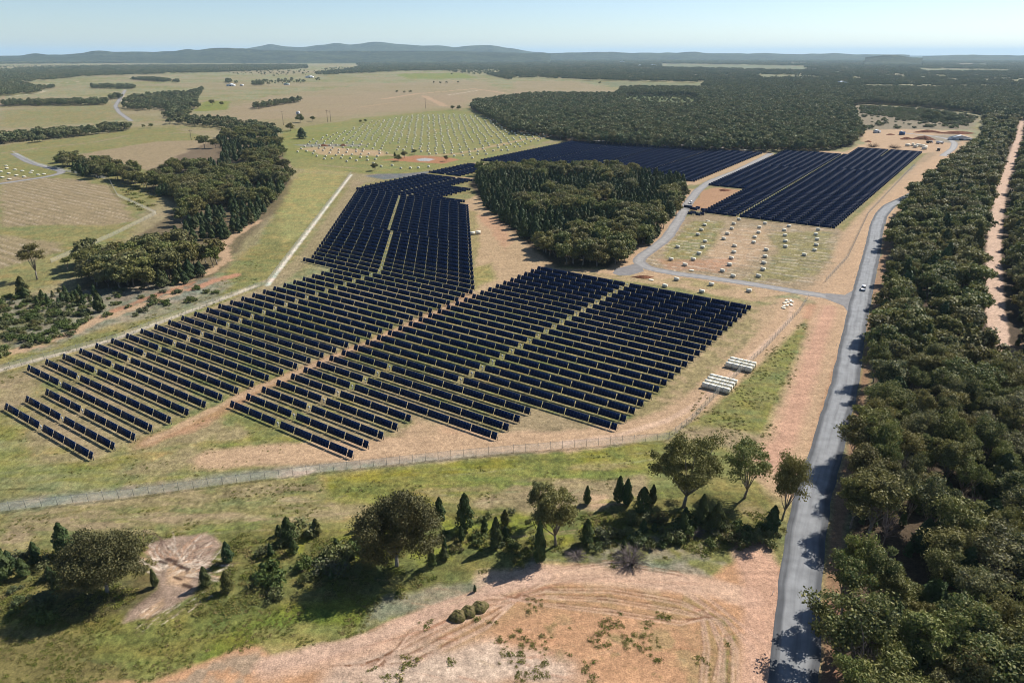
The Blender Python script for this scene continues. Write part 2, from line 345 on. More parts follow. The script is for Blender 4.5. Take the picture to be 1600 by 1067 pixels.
# far light strips among the forest
for p_ in ([(1180, 118), (1260, 119), (1290, 124), (1200, 125)], [(1430, 108), (1580, 110), (1580, 114), (1440, 113)], [(1030, 100), (1260, 104), (1262, 111), (1030, 107)], [(1350, 134), (1560, 138), (1560, 145), (1350, 142)], [(1030, 101), (1260, 105), (1260, 108), (1030, 104)], [(1380, 136), (1560, 140), (1560, 142), (1380, 138)], [(905, 127), (1100, 131), (1100, 136), (960, 136)]):
    region(p_, np.array(A_(128, 132, 98)), .7, 40, 25)
region([(1485, 100), (1550, 102), (1540, 104), (1490, 103)], PINK, .9, 20, 8)
# forest floors
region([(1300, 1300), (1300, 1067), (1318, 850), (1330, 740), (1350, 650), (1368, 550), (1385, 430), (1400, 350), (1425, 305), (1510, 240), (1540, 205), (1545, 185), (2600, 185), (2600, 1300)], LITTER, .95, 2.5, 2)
region([(1275, 1300), (1282, 1067), (1290, 850), (1312, 740), (1340, 610), (1355, 500), (1372, 412), (1386, 350), (1410, 322), (1440, 300), (1400, 350), (1385, 430), (1368, 560), (1350, 650), (1330, 760), (1316, 900), (1310, 1067), (1300, 1300)], np.array(A_(166, 124, 100)), .75, 1.5, 1)
line([(1598, 185), (1592, 215), (1582, 245), (1572, 275), (1564, 300), (1556, 350), (1552, 400), (1554, 450), (1557, 500), (1561, 550), (1569, 600), (1590, 680), (1640, 800), (1720, 1000), (1800, 1200)], 7.0, np.array(A_(222, 190, 166)), 1, 1, .9)
line([(1561, 560), (1600, 540), (1660, 520)], 5, SOIL, .8, 1, 1); region([(1585, 755), (1640, 770), (1660, 840), (1600, 820)], A_(178, 166, 152), .95, 2, 2)
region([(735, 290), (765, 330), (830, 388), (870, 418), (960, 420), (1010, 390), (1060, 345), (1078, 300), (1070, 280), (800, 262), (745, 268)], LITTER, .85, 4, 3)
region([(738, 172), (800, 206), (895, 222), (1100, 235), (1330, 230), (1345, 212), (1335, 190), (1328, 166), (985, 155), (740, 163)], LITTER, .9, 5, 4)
region([(975, 148), (1090, 150), (1092, 174), (1030, 172), (975, 168)], np.array(A_(104, 114, 72)), .85, 14, 12)
region([(980, 152), (1085, 154), (1080, 170), (990, 166)], np.array(A_(120, 128, 84)), .6, 14, 10, T_mid)
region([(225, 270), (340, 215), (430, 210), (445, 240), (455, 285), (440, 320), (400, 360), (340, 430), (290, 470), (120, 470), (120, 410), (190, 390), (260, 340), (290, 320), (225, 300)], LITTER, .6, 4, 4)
# creek
region([(0, 545), (0, 470), (120, 455), (300, 440), (340, 430), (360, 440), (280, 470), (170, 510), (60, 548)], GREYG, .7, 4, 4)
line([(402, 345), (370, 365), (345, 385), (355, 405), (330, 425), (285, 440), (270, 460), (215, 480), (165, 495), (110, 520), (60, 540), (0, 552)], 6, SOIL, .9, 2, 3)
line([(370, 430), (330, 440), (300, 452)], 6, PINK, .9, 2, 3); line([(300, 442), (180, 485)], 5, ORANGE, .6, 2, 3)
region([(300, 455), (370, 440), (340, 470), (200, 505), (240, 480)], GREYG, .6, 3, 3)
region([(0, 480), (110, 480), (100, 535), (0, 545)], DKG, .7, 3, 3, T_patch)
# foreground creek bed, scrub, bare pad
region([(0, 870), (200, 840), (400, 820), (560, 830), (700, 800), (900, 770), (1060, 760), (1200, 770), (1240, 850), (1160, 865), (960, 880), (800, 880), (640, 930), (440, 960), (300, 960), (100, 985), (0, 975), (-300, 1000), (-300, 880)], np.array(A_(112, 112, 62)), .7, 3, 3)
region([(380, 850), (560, 840), (760, 800), (900, 800), (1060, 830), (1230, 830), (1100, 850), (900, 850), (700, 880), (500, 900)], LGREEN, .8, 2, 3, T_patch)
region([(780, 880), (900, 860), (1060, 840), (1180, 850), (1170, 880), (1080, 885), (980, 890), (860, 880)], GREYG, .6, 2, 3, T_patch)
region([(740, 790), (800, 760), (1000, 745), (1010, 765), (930, 800), (830, 800)], TAN, .7, 2, 3, T_mid); region([(915, 775), (945, 775), (945, 790), (925, 795)], SOIL, .8, 1.5, 1)
region([(1170, 760), (1240, 740), (1240, 850), (1200, 830), (1150, 790)], SOIL, .6, 2, 3, T_mid)
region([(0, 960), (300, 960), (600, 930), (560, 1000), (350, 1020), (200, 1067), (0, 1100), (-300, 1100), (-300, 950)], np.array(A_(128, 128, 64)), .75, 3, 3)
region([(330, 1000), (440, 955), (640, 925), (560, 980), (400, 1030), (300, 1050)], np.array(A_(116, 128, 48)), .7, 3, 3)
region([(-50, 1067), (-50, 990), (140, 1000), (200, 1067)], np.array(A_(124, 108, 74)), .6, 4, 4, T_mid)
region([(600, 935), (760, 900), (860, 880), (860, 900), (700, 940), (560, 985)], GREYG, .7, 2, 2)
region([(225, 848), (325, 828), (350, 850), (320, 900), (300, 930), (240, 965), (190, 975), (200, 955), (250, 920), (240, 880)], np.array(A_(176, 150, 132)), .9, 1.2, 1.5)
region([(255, 880), (300, 870), (312, 890), (290, 915), (262, 910)], SOIL, .9, 1, 1.5); region([(215, 962), (255, 935), (258, 945), (230, 968)], SOIL, .9, .8, .5)
region([(100, 920), (240, 900), (250, 930), (200, 955), (110, 965)], LITTER, .5, 2, 2)
region([(-400, 1150), (230, 1067), (380, 1015), (500, 1020), (560, 1000), (740, 930), (850, 885), (900, 880), (980, 900), (1100, 905), (1180, 860), (1220, 890), (1212, 1067), (1200, 1400), (-400, 1400)], np.array(A_(206, 160, 122)), 1, 1.5, 2)
region([(540, 1010), (600, 990), (760, 1000), (900, 1030), (950, 1067), (600, 1100), (500, 1067)], np.array(A_(208, 182, 160)), .8, 4, 3)
region([(600, 1030), (800, 1010), (900, 1060), (600, 1080)], PALE, .3, 4, 3)
for k in range(70):
    x0, y0 = random.uniform(640, 1150), random.uniform(905, 1050); a_ = random.uniform(8, 40)
    line([(x0, y0), (x0 + a_, y0 + random.uniform(-3, 7)), (x0 + 1.8 * a_, y0 + random.uniform(0, 14))], random.uniform(.15, .5), random.choice([np.array(A_(176, 138, 110)), np.array(A_(190, 150, 122)), DKG, TAN]), .45, .35, .5, T_fine)
region([(230, 1067), (380, 1030), (520, 1050), (600, 1070), (500, 1100)], GREYG, .6, 2, 3, T_patch)
region([(850, 920), (950, 915), (1080, 930), (1130, 960), (1140, 1067), (1080, 1067), (980, 1000), (850, 960)], np.array(A_(166, 148, 104)), .6, 2, 3, T_patch)
region([(800, 960), (980, 990), (1060, 1040), (900, 1040), (820, 1000)], DKG, .55, 2, 2, np.clip((n4 - .62) * 8, 0, 1))
region([(1060, 940), (1150, 965), (1145, 1000), (1120, 960)], DKG, .6, 1.5, 1.5, np.clip((n4 - .5) * 8, 0, 1))
region([(900, 875), (1010, 870), (1100, 890), (1120, 905), (1010, 905), (960, 895)], GREYG, .8, 1.5, 2); region([(850, 878), (905, 882), (960, 897), (940, 904), (880, 893)], LGREEN, .7, 1.5, 1)
region([(480, 1000), (620, 960), (780, 935), (760, 945), (620, 985), (540, 1005)], GREEN, .8, 1.5, 2, np.maximum(T_patch, .4)); region([(400, 985), (560, 975), (530, 1010), (440, 1025)], GREEN, .8, 1.5, 2)
line([(420, 1045), (560, 1012), (640, 990), (740, 950), (800, 918), (860, 898), (920, 895), (1010, 906), (1100, 912), (1170, 935)], 5.5, np.array(A_(214, 176, 148)), .85, 1.5, .7)
line([(640, 1012), (760, 958), (850, 926), (950, 925), (1060, 946), (1118, 972), (1136, 1010), (1138, 1100)], 7, np.array(A_(172, 142, 100)), .6, 2, 1.5, .35 + T_patch)
line([(700, 1005), (800, 960), (880, 945), (980, 950), (1060, 975), (1090, 1010)], 4, np.array(A_(186, 150, 112)), .6, 2, 1.5, .3 + T_mid)
for k in range(10):
    o_ = k * 5.5; line([(1100 + o_ * .5, 952 + o_ * .25), (1128 + o_ * .3, 985), (1122 + o_ * .62, 1020), (1108 + o_ * .8, 1080)], .35, random.choice([np.array(A_(140, 112, 84)), np.array(A_(120, 116, 66)), np.array(A_(222, 186, 158))]), .8, .3, .25, .3 + T_fine)
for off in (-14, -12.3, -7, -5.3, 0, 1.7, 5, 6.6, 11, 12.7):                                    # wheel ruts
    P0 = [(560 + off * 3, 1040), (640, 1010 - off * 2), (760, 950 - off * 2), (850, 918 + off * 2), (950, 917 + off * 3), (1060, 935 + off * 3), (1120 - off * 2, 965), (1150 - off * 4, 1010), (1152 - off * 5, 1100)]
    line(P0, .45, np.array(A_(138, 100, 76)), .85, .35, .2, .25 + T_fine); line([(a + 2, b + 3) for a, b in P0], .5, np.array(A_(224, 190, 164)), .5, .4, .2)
for off in (0, 6, 22, 28, 34):
    line([(1168 + off, 860), (1182 + off, 930), (1190 + off, 1000), (1188 + off, 1100)], .3, ORANGE, .6, .3, .2, .4 + T_fine)
for a_, b_ in (([(500, 1030), (660, 985), (800, 930), (900, 905), (1100, 912)], .5), ([(620, 975), (760, 930), (860, 900)], 1.2), ([(580, 985), (760, 918), (860, 893)], 1.0), ([(560, 998), (740, 935), (780, 920)], .4)):
    line(a_, b_, np.array(A_(190, 140, 112)), .6, .5, .4)
line([(1220, 890), (1212, 960), (1208, 1067)], .5, ORANGE, .9, .4, .3)
for k in range(40):                                              # random fine scuffs on the pad
    x0, y0 = random.uniform(600, 1190), random.uniform(930, 1060); a0 = random.uniform(-.5, .5)
    line([(x0, y0), (x0 + 22, y0 + 12 * a0), (x0 + 40, y0 + 30 * a0)], .25, random.choice([ORANGE, PINK, TAN]), .35, .4, .5)
region([(1182, 476), (1236, 474), (1190, 540), (1140, 592), (1060, 655), (985, 672), (972, 664), (1040, 600), (1100, 540)], np.array(A_(184, 158, 124)), .8, 3, 2, np.maximum(T_patch, .6))
region([(560, 713), (700, 680), (790, 682), (965, 668), (985, 672), (960, 684), (700, 706), (560, 722)], np.array(A_(196, 164, 134)), .7, 3, 2)
line([(549, 273), (418, 446)], 2.2, np.array(A_(236, 228, 210)), .9, 1, .3)
# strong haul tracks, painted last
line([(1236, 472), (1232, 500), (1185, 545), (1132, 592), (1086, 632), (1040, 657), (970, 677), (880, 690), (790, 692), (700, 694), (600, 700), (480, 706), (330, 718)], 10.5, SOIL, .95, 2.5, 1.2)
line([(1238, 472), (1234, 500), (1187, 545), (1134, 592), (1088, 632), (1042, 657), (970, 679), (880, 692)], 2.2, np.array(A_(226, 192, 164)), .7, 1, .6)
line([(1302, 476), (1284, 540), (1262, 600), (1236, 680), (1205, 735)], 13, SOIL, .95, 2.5, 1.2); line([(1296, 480), (1275, 545), (1252, 610), (1228, 680), (1200, 728)], 6, np.array(A_(216, 168, 142)), .7, 3, 1)
line([(1330, 470), (1350, 400), (1362, 345), (1400, 308), (1448, 268), (1492, 238)], 9, SOIL, .8, 3, 1.5); line([(1290, 455), (1322, 400), (1345, 350), (1400, 296), (1450, 255)], 12, SOIL, .75, 4, 2)
line([(840, 418), (900, 428), (985, 436), (1090, 452), (1180, 468), (1240, 470)], 7, SOIL, .6, 3, 2)
line([(1050, 300), (1062, 292), (1080, 286), (1100, 272)], 5, SOIL, .9, 2, 1); line([(968, 424), (1000, 396), (1030, 376), (1052, 345), (1066, 318), (1080, 298)], 12, SOIL, .85, 3, 1.5)
line([(760, 905), (850, 893), (980, 906), (1080, 915), (1170, 930)], 5, np.array(A_(226, 190, 162)), .6, 2, 1)
line([(420, 1040), (560, 1005), (640, 970), (760, 925), (850, 900)], 3.5, np.array(A_(214, 180, 156)), .8, 1.5, .8)
line([(1175, 862), (1196, 920), (1200, 990), (1198, 1100)], 9, np.array(A_(218, 176, 150)), .8, 2, .8)
for k in range(130):                                             # rills and pale straw in the eroded patch
    a0 = random.uniform(-2.6, .4); c0 = (random.uniform(255, 300), random.uniform(868, 905)); r0_, r1_ = random.uniform(2, 30), random.uniform(35, 75)
    P_ = [(c0[0] + math.cos(a0 + d_) * rr_ * 1.25, c0[1] + math.sin(a0 + d_) * rr_ * .62) for rr_, d_ in ((r0_, 0), ((r0_ + r1_) / 2, random.uniform(-.15, .15)), (r1_, random.uniform(-.2, .2)))]
    line(P_, random.choice([.15, .25, .4]), random.choice([PALE, PALE, np.array(A_(120, 96, 84)), np.array(A_(200, 160, 130))]), .75, .25, .15)
for (a_, b_, w_) in ((268, 875, 1.1), (276, 882, .9), (288, 887, 1.0), (277, 903, .8), (292, 915, 1.2), (255, 878, .6)):  # hollows as dark spots, their shade painted on flat soil
    line([(a_ - 5, b_ - 2), (a_, b_), (a_ + 6, b_ + 2)], w_, np.array(A_(70, 50, 42)), .9, .4, .5)
for k in range(60):
    x0, y0 = random.uniform(210, 330), random.uniform(925, 972); y0 = 1085 - x0 * .5 + random.uniform(-18, 18)
    line([(x0, y0), (x0 + 9, y0 - 6)], .2, random.choice([PALE, TAN, np.array(A_(120, 96, 84))]), .7, .25, .15)
for k in range(60):                                              # mowing and tyre streaks in the near grass
    x0, y0 = random.uniform(0, 1000), random.uniform(700, 850)
    if y0 < 805 - x0 * .11: y0 += 60
    line([(x0, y0), (x0 + 60, y0 - 5), (x0 + random.uniform(90, 200), y0 - random.uniform(8, 20))], random.uniform(.2, .7), random.choice([TAN, DKG, LGREEN, DRY]), .55, .4, .3, .3 + T_fine)
line([(-20, 740), (60, 728), (140, 722), (230, 700)], .4, DKG, .6, .4, .4); line([(0, 765), (50, 763), (85, 765)], .5, np.array(A_(70, 74, 40)), .8, .3, .3)
# far forest floor + hills tint
gpx, gpy = PXA(GX, GY)
mixin(np.where((gpy < 98) & (GY > 0), .85, 0) * np.clip((nfar - .25) * 6, 0, 1), FOREST)
# local mottling
n05 = vnoise(GX, GY, .45, 12); soilm = np.clip((C[:, 0] / (C[:, 1] + 1e-6) - 1.22) * 4 + np.clip((C.mean(1) - .32) * 8, 0, 1), 0, 1); k_ = (1 - .62 * soilm) * np.clip(330 / GD, .22, 1)
brt = 1 + k_ * ((n15 - .5) * .25 + (n4 - .5) * .45 + (n1 - .5) * .7 + (n05 - .5) * .45)
C *= np.clip(brt, .4, 1.7)[:, None]
gm = (C[:, 1] > C[:, 0] * .86)
C[:, 0] *= np.where(gm, 1 + (n4 - .5) * .35 + (nsx - .5) * .35, 1)
idx = np.arange(NR * NA).reshape(NR, NA); nx_ = np.roll(idx, -1, axis=1)
Q = np.stack([idx[:-1], idx[1:], nx_[1:], nx_[:-1]], -1).reshape(-1, 4)
# orientation up
V = np.stack([GX, GY, np.zeros_like(GX)], -1)
V = np.vstack([V, [[0, 0, 0]]]); T = np.stack([idx[0], nx_[0], np.full(NA, NR * NA)], -1)
gmat = bpy.data.materials.new('ground'); gmat.use_nodes = True; n = gmat.node_tree; L = n.links; b = n.nodes['Principled BSDF']
b.inputs['Roughness'].default_value = .95; b.inputs['Specular IOR Level'].default_value = .1
at = n.nodes.new('ShaderNodeAttribute'); at.attribute_name = 'Col'
tc = n.nodes.new('ShaderNodeTexCoord')
def nz(scale, det=5, stretch=None):
    t = n.nodes.new('ShaderNodeTexNoise'); t.inputs['Scale'].default_value = scale; t.inputs['Detail'].default_value = det; t.inputs['Roughness'].default_value = .65
    if stretch:
        mp = n.nodes.new('ShaderNodeMapping'); mp.inputs['Scale'].default_value = stretch; L.new(tc.outputs['Object'], mp.inputs[0]); L.new(mp.outputs[0], t.inputs['Vector'])
    else: L.new(tc.outputs['Object'], t.inputs['Vector'])
    return t.outputs[0]
f1 = nz(.9); f2 = nz(.22, 6, (.5, 1.4, 1)); f3 = nz(3.2, 3)
def mr(o, a, c, lo, hi):
    m = n.nodes.new('ShaderNodeMapRange'); L.new(o, m.inputs[0]); m.inputs[1].default_value = a; m.inputs[2].default_value = c; m.inputs[3].default_value = lo; m.inputs[4].default_value = hi; return m.outputs[0]
mu = n.nodes.new('ShaderNodeMath'); mu.operation = 'MULTIPLY'; L.new(mr(f1, .3, .7, .72, 1.25), mu.inputs[0]); L.new(mr(f2, .3, .7, .85, 1.14), mu.inputs[1]); m3 = n.nodes.new('ShaderNodeMath'); m3.operation = 'MULTIPLY'; L.new(mu.outputs[0], m3.inputs[0]); L.new(mr(f3, .32, .68, .68, 1.3), m3.inputs[1])
vm = n.nodes.new('ShaderNodeVectorMath'); vm.operation = 'SCALE'; L.new(at.outputs['Color'], vm.inputs[0]); L.new(m3.outputs[0], vm.inputs['Scale']); L.new(vm.outputs[0], b.inputs['Base Color'])
bp = n.nodes.new('ShaderNodeBump'); bp.inputs['Strength'].default_value = .55; bp.inputs['Distance'].default_value = .35
L.new(f1, bp.inputs['Height']); L.new(bp.outputs[0], b.inputs['Normal'])
gme = mesh_np('ground', V, [Q, T], [gmat])
ca = gme.color_attributes.new('Col', 'FLOAT_COLOR', 'POINT')
cc = np.ones((len(V), 4), np.float32); cc[:-1, :3] = C; cc[-1, :3] = GREEN; ca.data.foreach_set('color', cc.ravel())
tag(obj('ground', gme), kind='structure')
nn = gme.polygons[10].normal
if nn.z < 0: gme.flip_normals()

# ------------------------------------------------------------------ roads
def smooth_line(P, step=4.0):
    P = np.asarray(P, float); t = np.concatenate([[0], np.cumsum(np.hypot(*np.diff(P, axis=0).T))]); out = []
    T_ = np.arange(0, t[-1], step)
    for _ in range(1):
        out = np.stack([np.interp(T_, t, P[:, 0]), np.interp(T_, t, P[:, 1])], -1)
    k = np.ones(7) / 7
    pad = np.vstack([np.repeat(out[:1], 3, 0), out, np.repeat(out[-1:], 3, 0)])
    return np.stack([np.convolve(pad[:, 0], k, 'valid'), np.convolve(pad[:, 1], k, 'valid')], -1)
def strip(name, P, width, z, m, wob=.25, nw=6, step=3.0):
    P = smooth_line(P, step); D = np.gradient(P, axis=0); D /= np.linalg.norm(D, axis=1)[:, None]; N = np.stack([-D[:, 1], D[:, 0]], -1)
    s = np.arange(len(P)) * step
    wl = width / 2 + (vnoise(s, s * 0, 5, 3) - .5) * 2 * wob; wr = width / 2 + (vnoise(s, s * 0, 5, 4) - .5) * 2 * wob
    rows = []; uv = []
    for i in range(nw + 1):
        t = i / nw; off = -wr + (wl + wr) * t
        rows.append(P + N * off[:, None]); uv.append(t)
    V = np.stack(rows, 1).reshape(-1, 2); V = np.c_[V, np.full(len(V), z)]
    n_ = nw + 1; Q = [[i * n_ + j, (i + 1) * n_ + j, (i + 1) * n_ + j + 1, i * n_ + j + 1] for i in range(len(P) - 1) for j in range(nw)]
    me = mesh_np(name, V, np.array(Q), [m])
    if me.polygons[0].normal.z < 0: me.flip_normals()
    ul = me.uv_layers.new(name='UVMap'); li = np.zeros(len(me.loops), np.int32); me.loops.foreach_get('vertex_index', li)
    u = np.tile(np.array(uv), len(P)); vv = np.repeat(s, n_); ul.data.foreach_set('uv', np.stack([u[li], vv[li]], -1).astype(np.float32).ravel())
    return me, P
def road_mat(name, edge, worn, amt):
    m = bpy.data.materials.new(name); m.use_nodes = True; n = m.node_tree; L = n.links; b = n.nodes['Principled BSDF']; b.inputs['Roughness'].default_value = .8; b.inputs['Specular IOR Level'].default_value = .25
    tc = n.nodes.new('ShaderNodeTexCoord'); mp = n.nodes.new('ShaderNodeMapping'); mp.inputs['Scale'].default_value = (9, .05, 1); L.new(tc.outputs['UV'], mp.inputs[0])
    t = n.nodes.new('ShaderNodeTexNoise'); t.inputs['Scale'].default_value = 1; t.inputs['Detail'].default_value = 5; L.new(mp.outputs[0], t.inputs['Vector'])
    sp = n.nodes.new('ShaderNodeSeparateXYZ'); L.new(tc.outputs['UV'], sp.inputs[0])
    cr = n.nodes.new('ShaderNodeValToRGB'); e = cr.color_ramp.elements; e[0].position = .06; e[0].color = (0, 0, 0, 1); e[1].position = .94; e[1].color = (0, 0, 0, 1)
    for p, v in ((.14, .1), (.24, .85), (.42, 1), (.52, .8), (.62, 1), (.78, .85), (.88, .1)): q = e.new(p); q.color = (v, v, v, 1)
    L.new(sp.outputs[0], cr.inputs[0])
    ad = n.nodes.new('ShaderNodeMath'); ad.operation = 'MULTIPLY_ADD'; L.new(t.outputs[0], ad.inputs[0]); ad.inputs[1].default_value = amt; L.new(cr.outputs[0], ad.inputs[2])
    su = n.nodes.new('ShaderNodeMath'); su.operation = 'SUBTRACT'; su.use_clamp = True; L.new(ad.outputs[0], su.inputs[0]); su.inputs[1].default_value = amt * .5
    mx = n.nodes.new('ShaderNodeMix'); mx.data_type = 'RGBA'; L.new(su.outputs[0], mx.inputs[0]); mx.inputs[6].default_value = (*edge, 1); mx.inputs[7].default_value = (*worn, 1)
    t2 = n.nodes.new('ShaderNodeTexNoise'); t2.inputs['Scale'].default_value = .35; t2.inputs['Detail'].default_value = 6; L.new(tc.outputs['Object'], t2.inputs['Vector'])
    m2 = n.nodes.new('ShaderNodeMapRange'); L.new(t2.outputs[0], m2.inputs[0]); m2.inputs[1].default_value = .3; m2.inputs[2].default_value = .7; m2.inputs[3].default_value = .8; m2.inputs[4].default_value = 1.15
    vm = n.nodes.new('ShaderNodeVectorMath'); vm.operation = 'SCALE'; L.new(mx.outputs[2], vm.inputs[0]); L.new(m2.outputs[0], vm.inputs['Scale']); L.new(vm.outputs[0], b.inputs['Base Color'])
    return m
ROADC = [(1215, 1400), (1240, 1067), (1247, 960), (1254, 875), (1267, 787), (1290, 710), (1306, 650), (1320, 600), (1329, 550), (1341, 485), (1349, 450), (1361, 400), (1370, 355), (1376, 337), (1389, 322), (1415, 310), (1450, 292), (1500, 262)]
m_seal = road_mat('worn_seal', A_(90, 92, 96), A_(158, 160, 162), 1.4)
me, _ = strip('road', S(ROADC), 8.2, .03, m_seal, .25, 8); tag(obj('road', me), kind='structure')
ACC = [(1336, 471), (1318, 468), (1300, 464), (1240, 455), (1200, 448), (1150, 440), (1100, 433), (1050, 427), (1015, 420), (996, 412), (998, 403), (1018, 391), (1042, 372), (1060, 345), (1075, 318), (1090, 298), (1108, 284), (1150, 268), (1192, 247), (1206, 239)]
m_grav = road_mat('gravel_surface', A_(146, 142, 140), A_(172, 168, 164), 1.2)
me, _ = strip('road', S(ACC), 6.8, .02, m_grav, .3, 6); tag(obj('access_road', me), kind='structure')
ACC2 = [(1200, 237), (1100, 229), (1000, 223), (925, 220), (890, 216), (850, 204), (820, 194), (795, 184)]
me, _ = strip('road', S(ACC2), 6.5, .025, m_grav, .3, 3, 8); tag(obj('perimeter_road', me), kind='structure')
ACC3 = [(1400, 207), (1440, 211), (1475, 215), (1492, 222), (1490, 232), (1470, 246)]
me, _ = strip('road', S(ACC3), 7, .025, m_grav, .3, 3, 8); tag(obj('compound_road', me), kind='structure')
ACC4 = [(20, 239), (45, 254), (75, 262), (110, 271), (70, 276), (30, 284), (-40, 292)]
me, _ = strip('road', S(ACC4), 7, .025, m_grav, .3, 3, 8); tag(obj('paddock_road', me), kind='structure')
ACC5 = [(206, 190), (186, 176), (180, 166), (196, 141)]
me, _ = strip('road', S(ACC5), 8, .025, m_grav, .3, 3, 12); tag(obj('farm_road', me), kind='structure')
# flared mouth where the access road meets the main road
fl = S([(1290, 458), (1320, 461), (1336, 452), (1345, 452), (1337, 492), (1326, 489), (1318, 478), (1290, 467)])
me = mesh_np('road', np.c_[fl, np.full(len(fl), .025)], np.array([list(t_) for t_ in tessellate_polygon([[Vector((p[0], p[1], 0)) for p in fl]])]), [m_grav])
if me.polygons[0].normal.z < 0: me.flip_normals()
tag(obj('road_junction', me), kind='structure')
# grey gravel nose west of the bend
fl = S([(957, 427), (962, 420), (985, 414), (1000, 410), (1006, 424), (985, 430), (968, 431)])
me = mesh_np('road', np.c_[fl, np.full(len(fl), .012)], np.array([list(t_) for t_ in tessellate_polygon([[Vector((p[0], p[1], 0)) for p in fl]])]), [m_grav])
if me.polygons[0].normal.z < 0: me.flip_normals()
tag(obj('gravel_spur', me), kind='structure')

# ------------------------------------------------------------------ solar trackers
m_panel = bpy.data.materials.new('solar_glass'); m_panel.use_nodes = True
n = m_panel.node_tree; L = n.links; b = n.nodes['Principled BSDF']; b.inputs['Roughness'].default_value = .3; b.inputs['Specular IOR Level'].default_value = .04
tc = n.nodes.new('ShaderNodeTexCoord'); sp = n.nodes.new('ShaderNodeSeparateXYZ'); L.new(tc.outputs['Object'], sp.inputs[0])
md = n.nodes.new('ShaderNodeMath'); md.operation = 'PINGPONG'; L.new(sp.outputs[0], md.inputs[0]); md.inputs[1].default_value = .5425
lt = n.nodes.new('ShaderNodeMath'); lt.operation = 'LESS_THAN'; L.new(md.outputs[0], lt.inputs[0]); lt.inputs[1].default_value = .035
mx = n.nodes.new('ShaderNodeMix'); mx.data_type = 'RGBA'; L.new(lt.outputs[0], mx.inputs[0]); mx.inputs[6].default_value = (.001, .009, .040, 1); mx.inputs[7].default_value = (.045, .065, .12, 1)
L.new(mx.outputs[2], b.inputs['Base Color'])
m_steel = mat('galvanised_steel', A_(120, 122, 124), .6, .3, .2, noise=[(3, A_(96, 98, 100), .4, .7)])
m_alu = mat('anodised_frame', A_(205, 210, 220), .5, .4)
m_motor = mat('motor_housing', A_(205, 205, 200), .5)
TILT = math.radians(63); WP = 2.06; ZC = 1.27; ROT = math.atan2(RV[1], RV[0])
# local frame of a tracker: +x along the row (RV), local y = rotated RV by +90 = (-.552,-.834) = towards the camera
cache = {}
def panel_mesh(Ln):
    k = ('p', round(Ln, 1))
    if k not in cache:
        mb = MB(); hy, hz = WP / 2 * math.cos(TILT), WP / 2 * math.sin(TILT); t = .035
        nrm = np.array([0, math.sin(TILT), math.cos(TILT)]) * t
        a = np.array([0, hy, ZC - hz]); c_ = np.array([0, -hy, ZC + hz]); x = np.array([k[1] / 2, 0, 0])
        p = [a - x, a + x, c_ + x, c_ - x]; mb.add([*p, *[q - nrm for q in p]], [[0, 1, 2, 3], [7, 6, 5, 4], [0, 4, 5, 1], [1, 5, 6, 2], [2, 6, 7, 3], [3, 7, 4, 0]])
        cache[k] = mb.mesh('solar_panel', [m_panel, m_alu]); cache[k].polygons.foreach_set('material_index', [0, 0, 1, 1, 1, 1])
    return cache[k]
def tube_mesh(Ln):
    k = ('t', round(Ln, 1))
    if k not in cache:
        mb = MB(); mb.tube([[-k[1] / 2, -.06, ZC - .06], [k[1] / 2, -.06, ZC - .06]], .07, 6); cache[k] = mb.mesh('torque_tube', [m_steel])
    return cache[k]
mb = MB(); mb.box((0, 0, ZC / 2 - .08), (.12, .16, ZC - .1)); mb.box((0, -.05, ZC - .16), (.16, .24, .12)); post_me = mb.mesh('post', [m_steel])
mb = MB(); mb.box((0, 0, .7), (.16, .2, 1.4)); mb.box((0, -.02, 1.35), (.5, .35, .4)); mb.box((.1, -.05, 1.6), (.3, .25, .2)); motor_me = mb.mesh('drive_motor', [m_motor])
def side_sections(Lh):
    """lengths from the drive gap outwards"""
    L_ = Lh
    if L_ < 9: return [L_]
    out = [6.2]; rem = L_ - 6.2 - 9.1
    if rem < 0: return [max(L_ - 1.9, 2), 1.9]
    k = max(1, round(rem / 7.5)) if rem > 3 else 0
    out += [rem / k] * k if k else []
    if not k: out[0] += rem
    return out + [7.0, 2.1]
def tracker(r0, r1, q, gap, label, group, posts=True, simple=False):
    """r0<r1; gap = r of the drive"""
    c_ = RQ(gap, q)
    t = thing('solar_tracker', label, 'solar tracker', (c_[0], c_[1], 0), ROT, group)
    g2 = 1.0
    for s_, Lh in ((-1, gap - r0 - g2), (1, r1 - gap - g2)):
        if Lh < 2: continue
        x = g2
        for Ls in side_sections(Lh):
            o = obj('solar_panel', panel_mesh(Ls - (.3 if q < 300 else .2 if q < 420 else .1)), t, (s_ * (x + Ls / 2), 0, 0))
            if posts: obj('post', post_me, t, (s_ * (x + Ls), 0, 0))
            x += Ls
    obj('torque_tube', tube_mesh(r1 - r0 - .3), t, ((r0 + r1) / 2 - gap, 0, 0))
    obj('drive_motor', motor_me, t, (0, 0, 0))
    return t
NTR = 0
def drift(r, q): return r
PIT = 5.76
def block(rows, where, group, start_word):
    global NTR
    for i, (r0, r1, q, gp) in enumerate(rows):
        tracker(r0, r1, q, gp, 'blue solar row, %s %s, %s' % (nth(i), start_word, where), group, posts=(q < 420)); NTR += 1
rows = []
for k in range(28):
    q = 68.2 + k * PIT if k < 3 else 68.0 + k * 5.69
    if q > 224: break
    if k < 3: rows.append((179, 230.4, q, 207.6))
    else: rows.append((179.6 - max(0, q - 110) * .045, 255, q, 232.4))
qL = rows[-1][2]
block(rows, 'the long left array', 'trackers of the long left array', 'from the near left corner')
rows = []
q = qL + PIT; k = 0
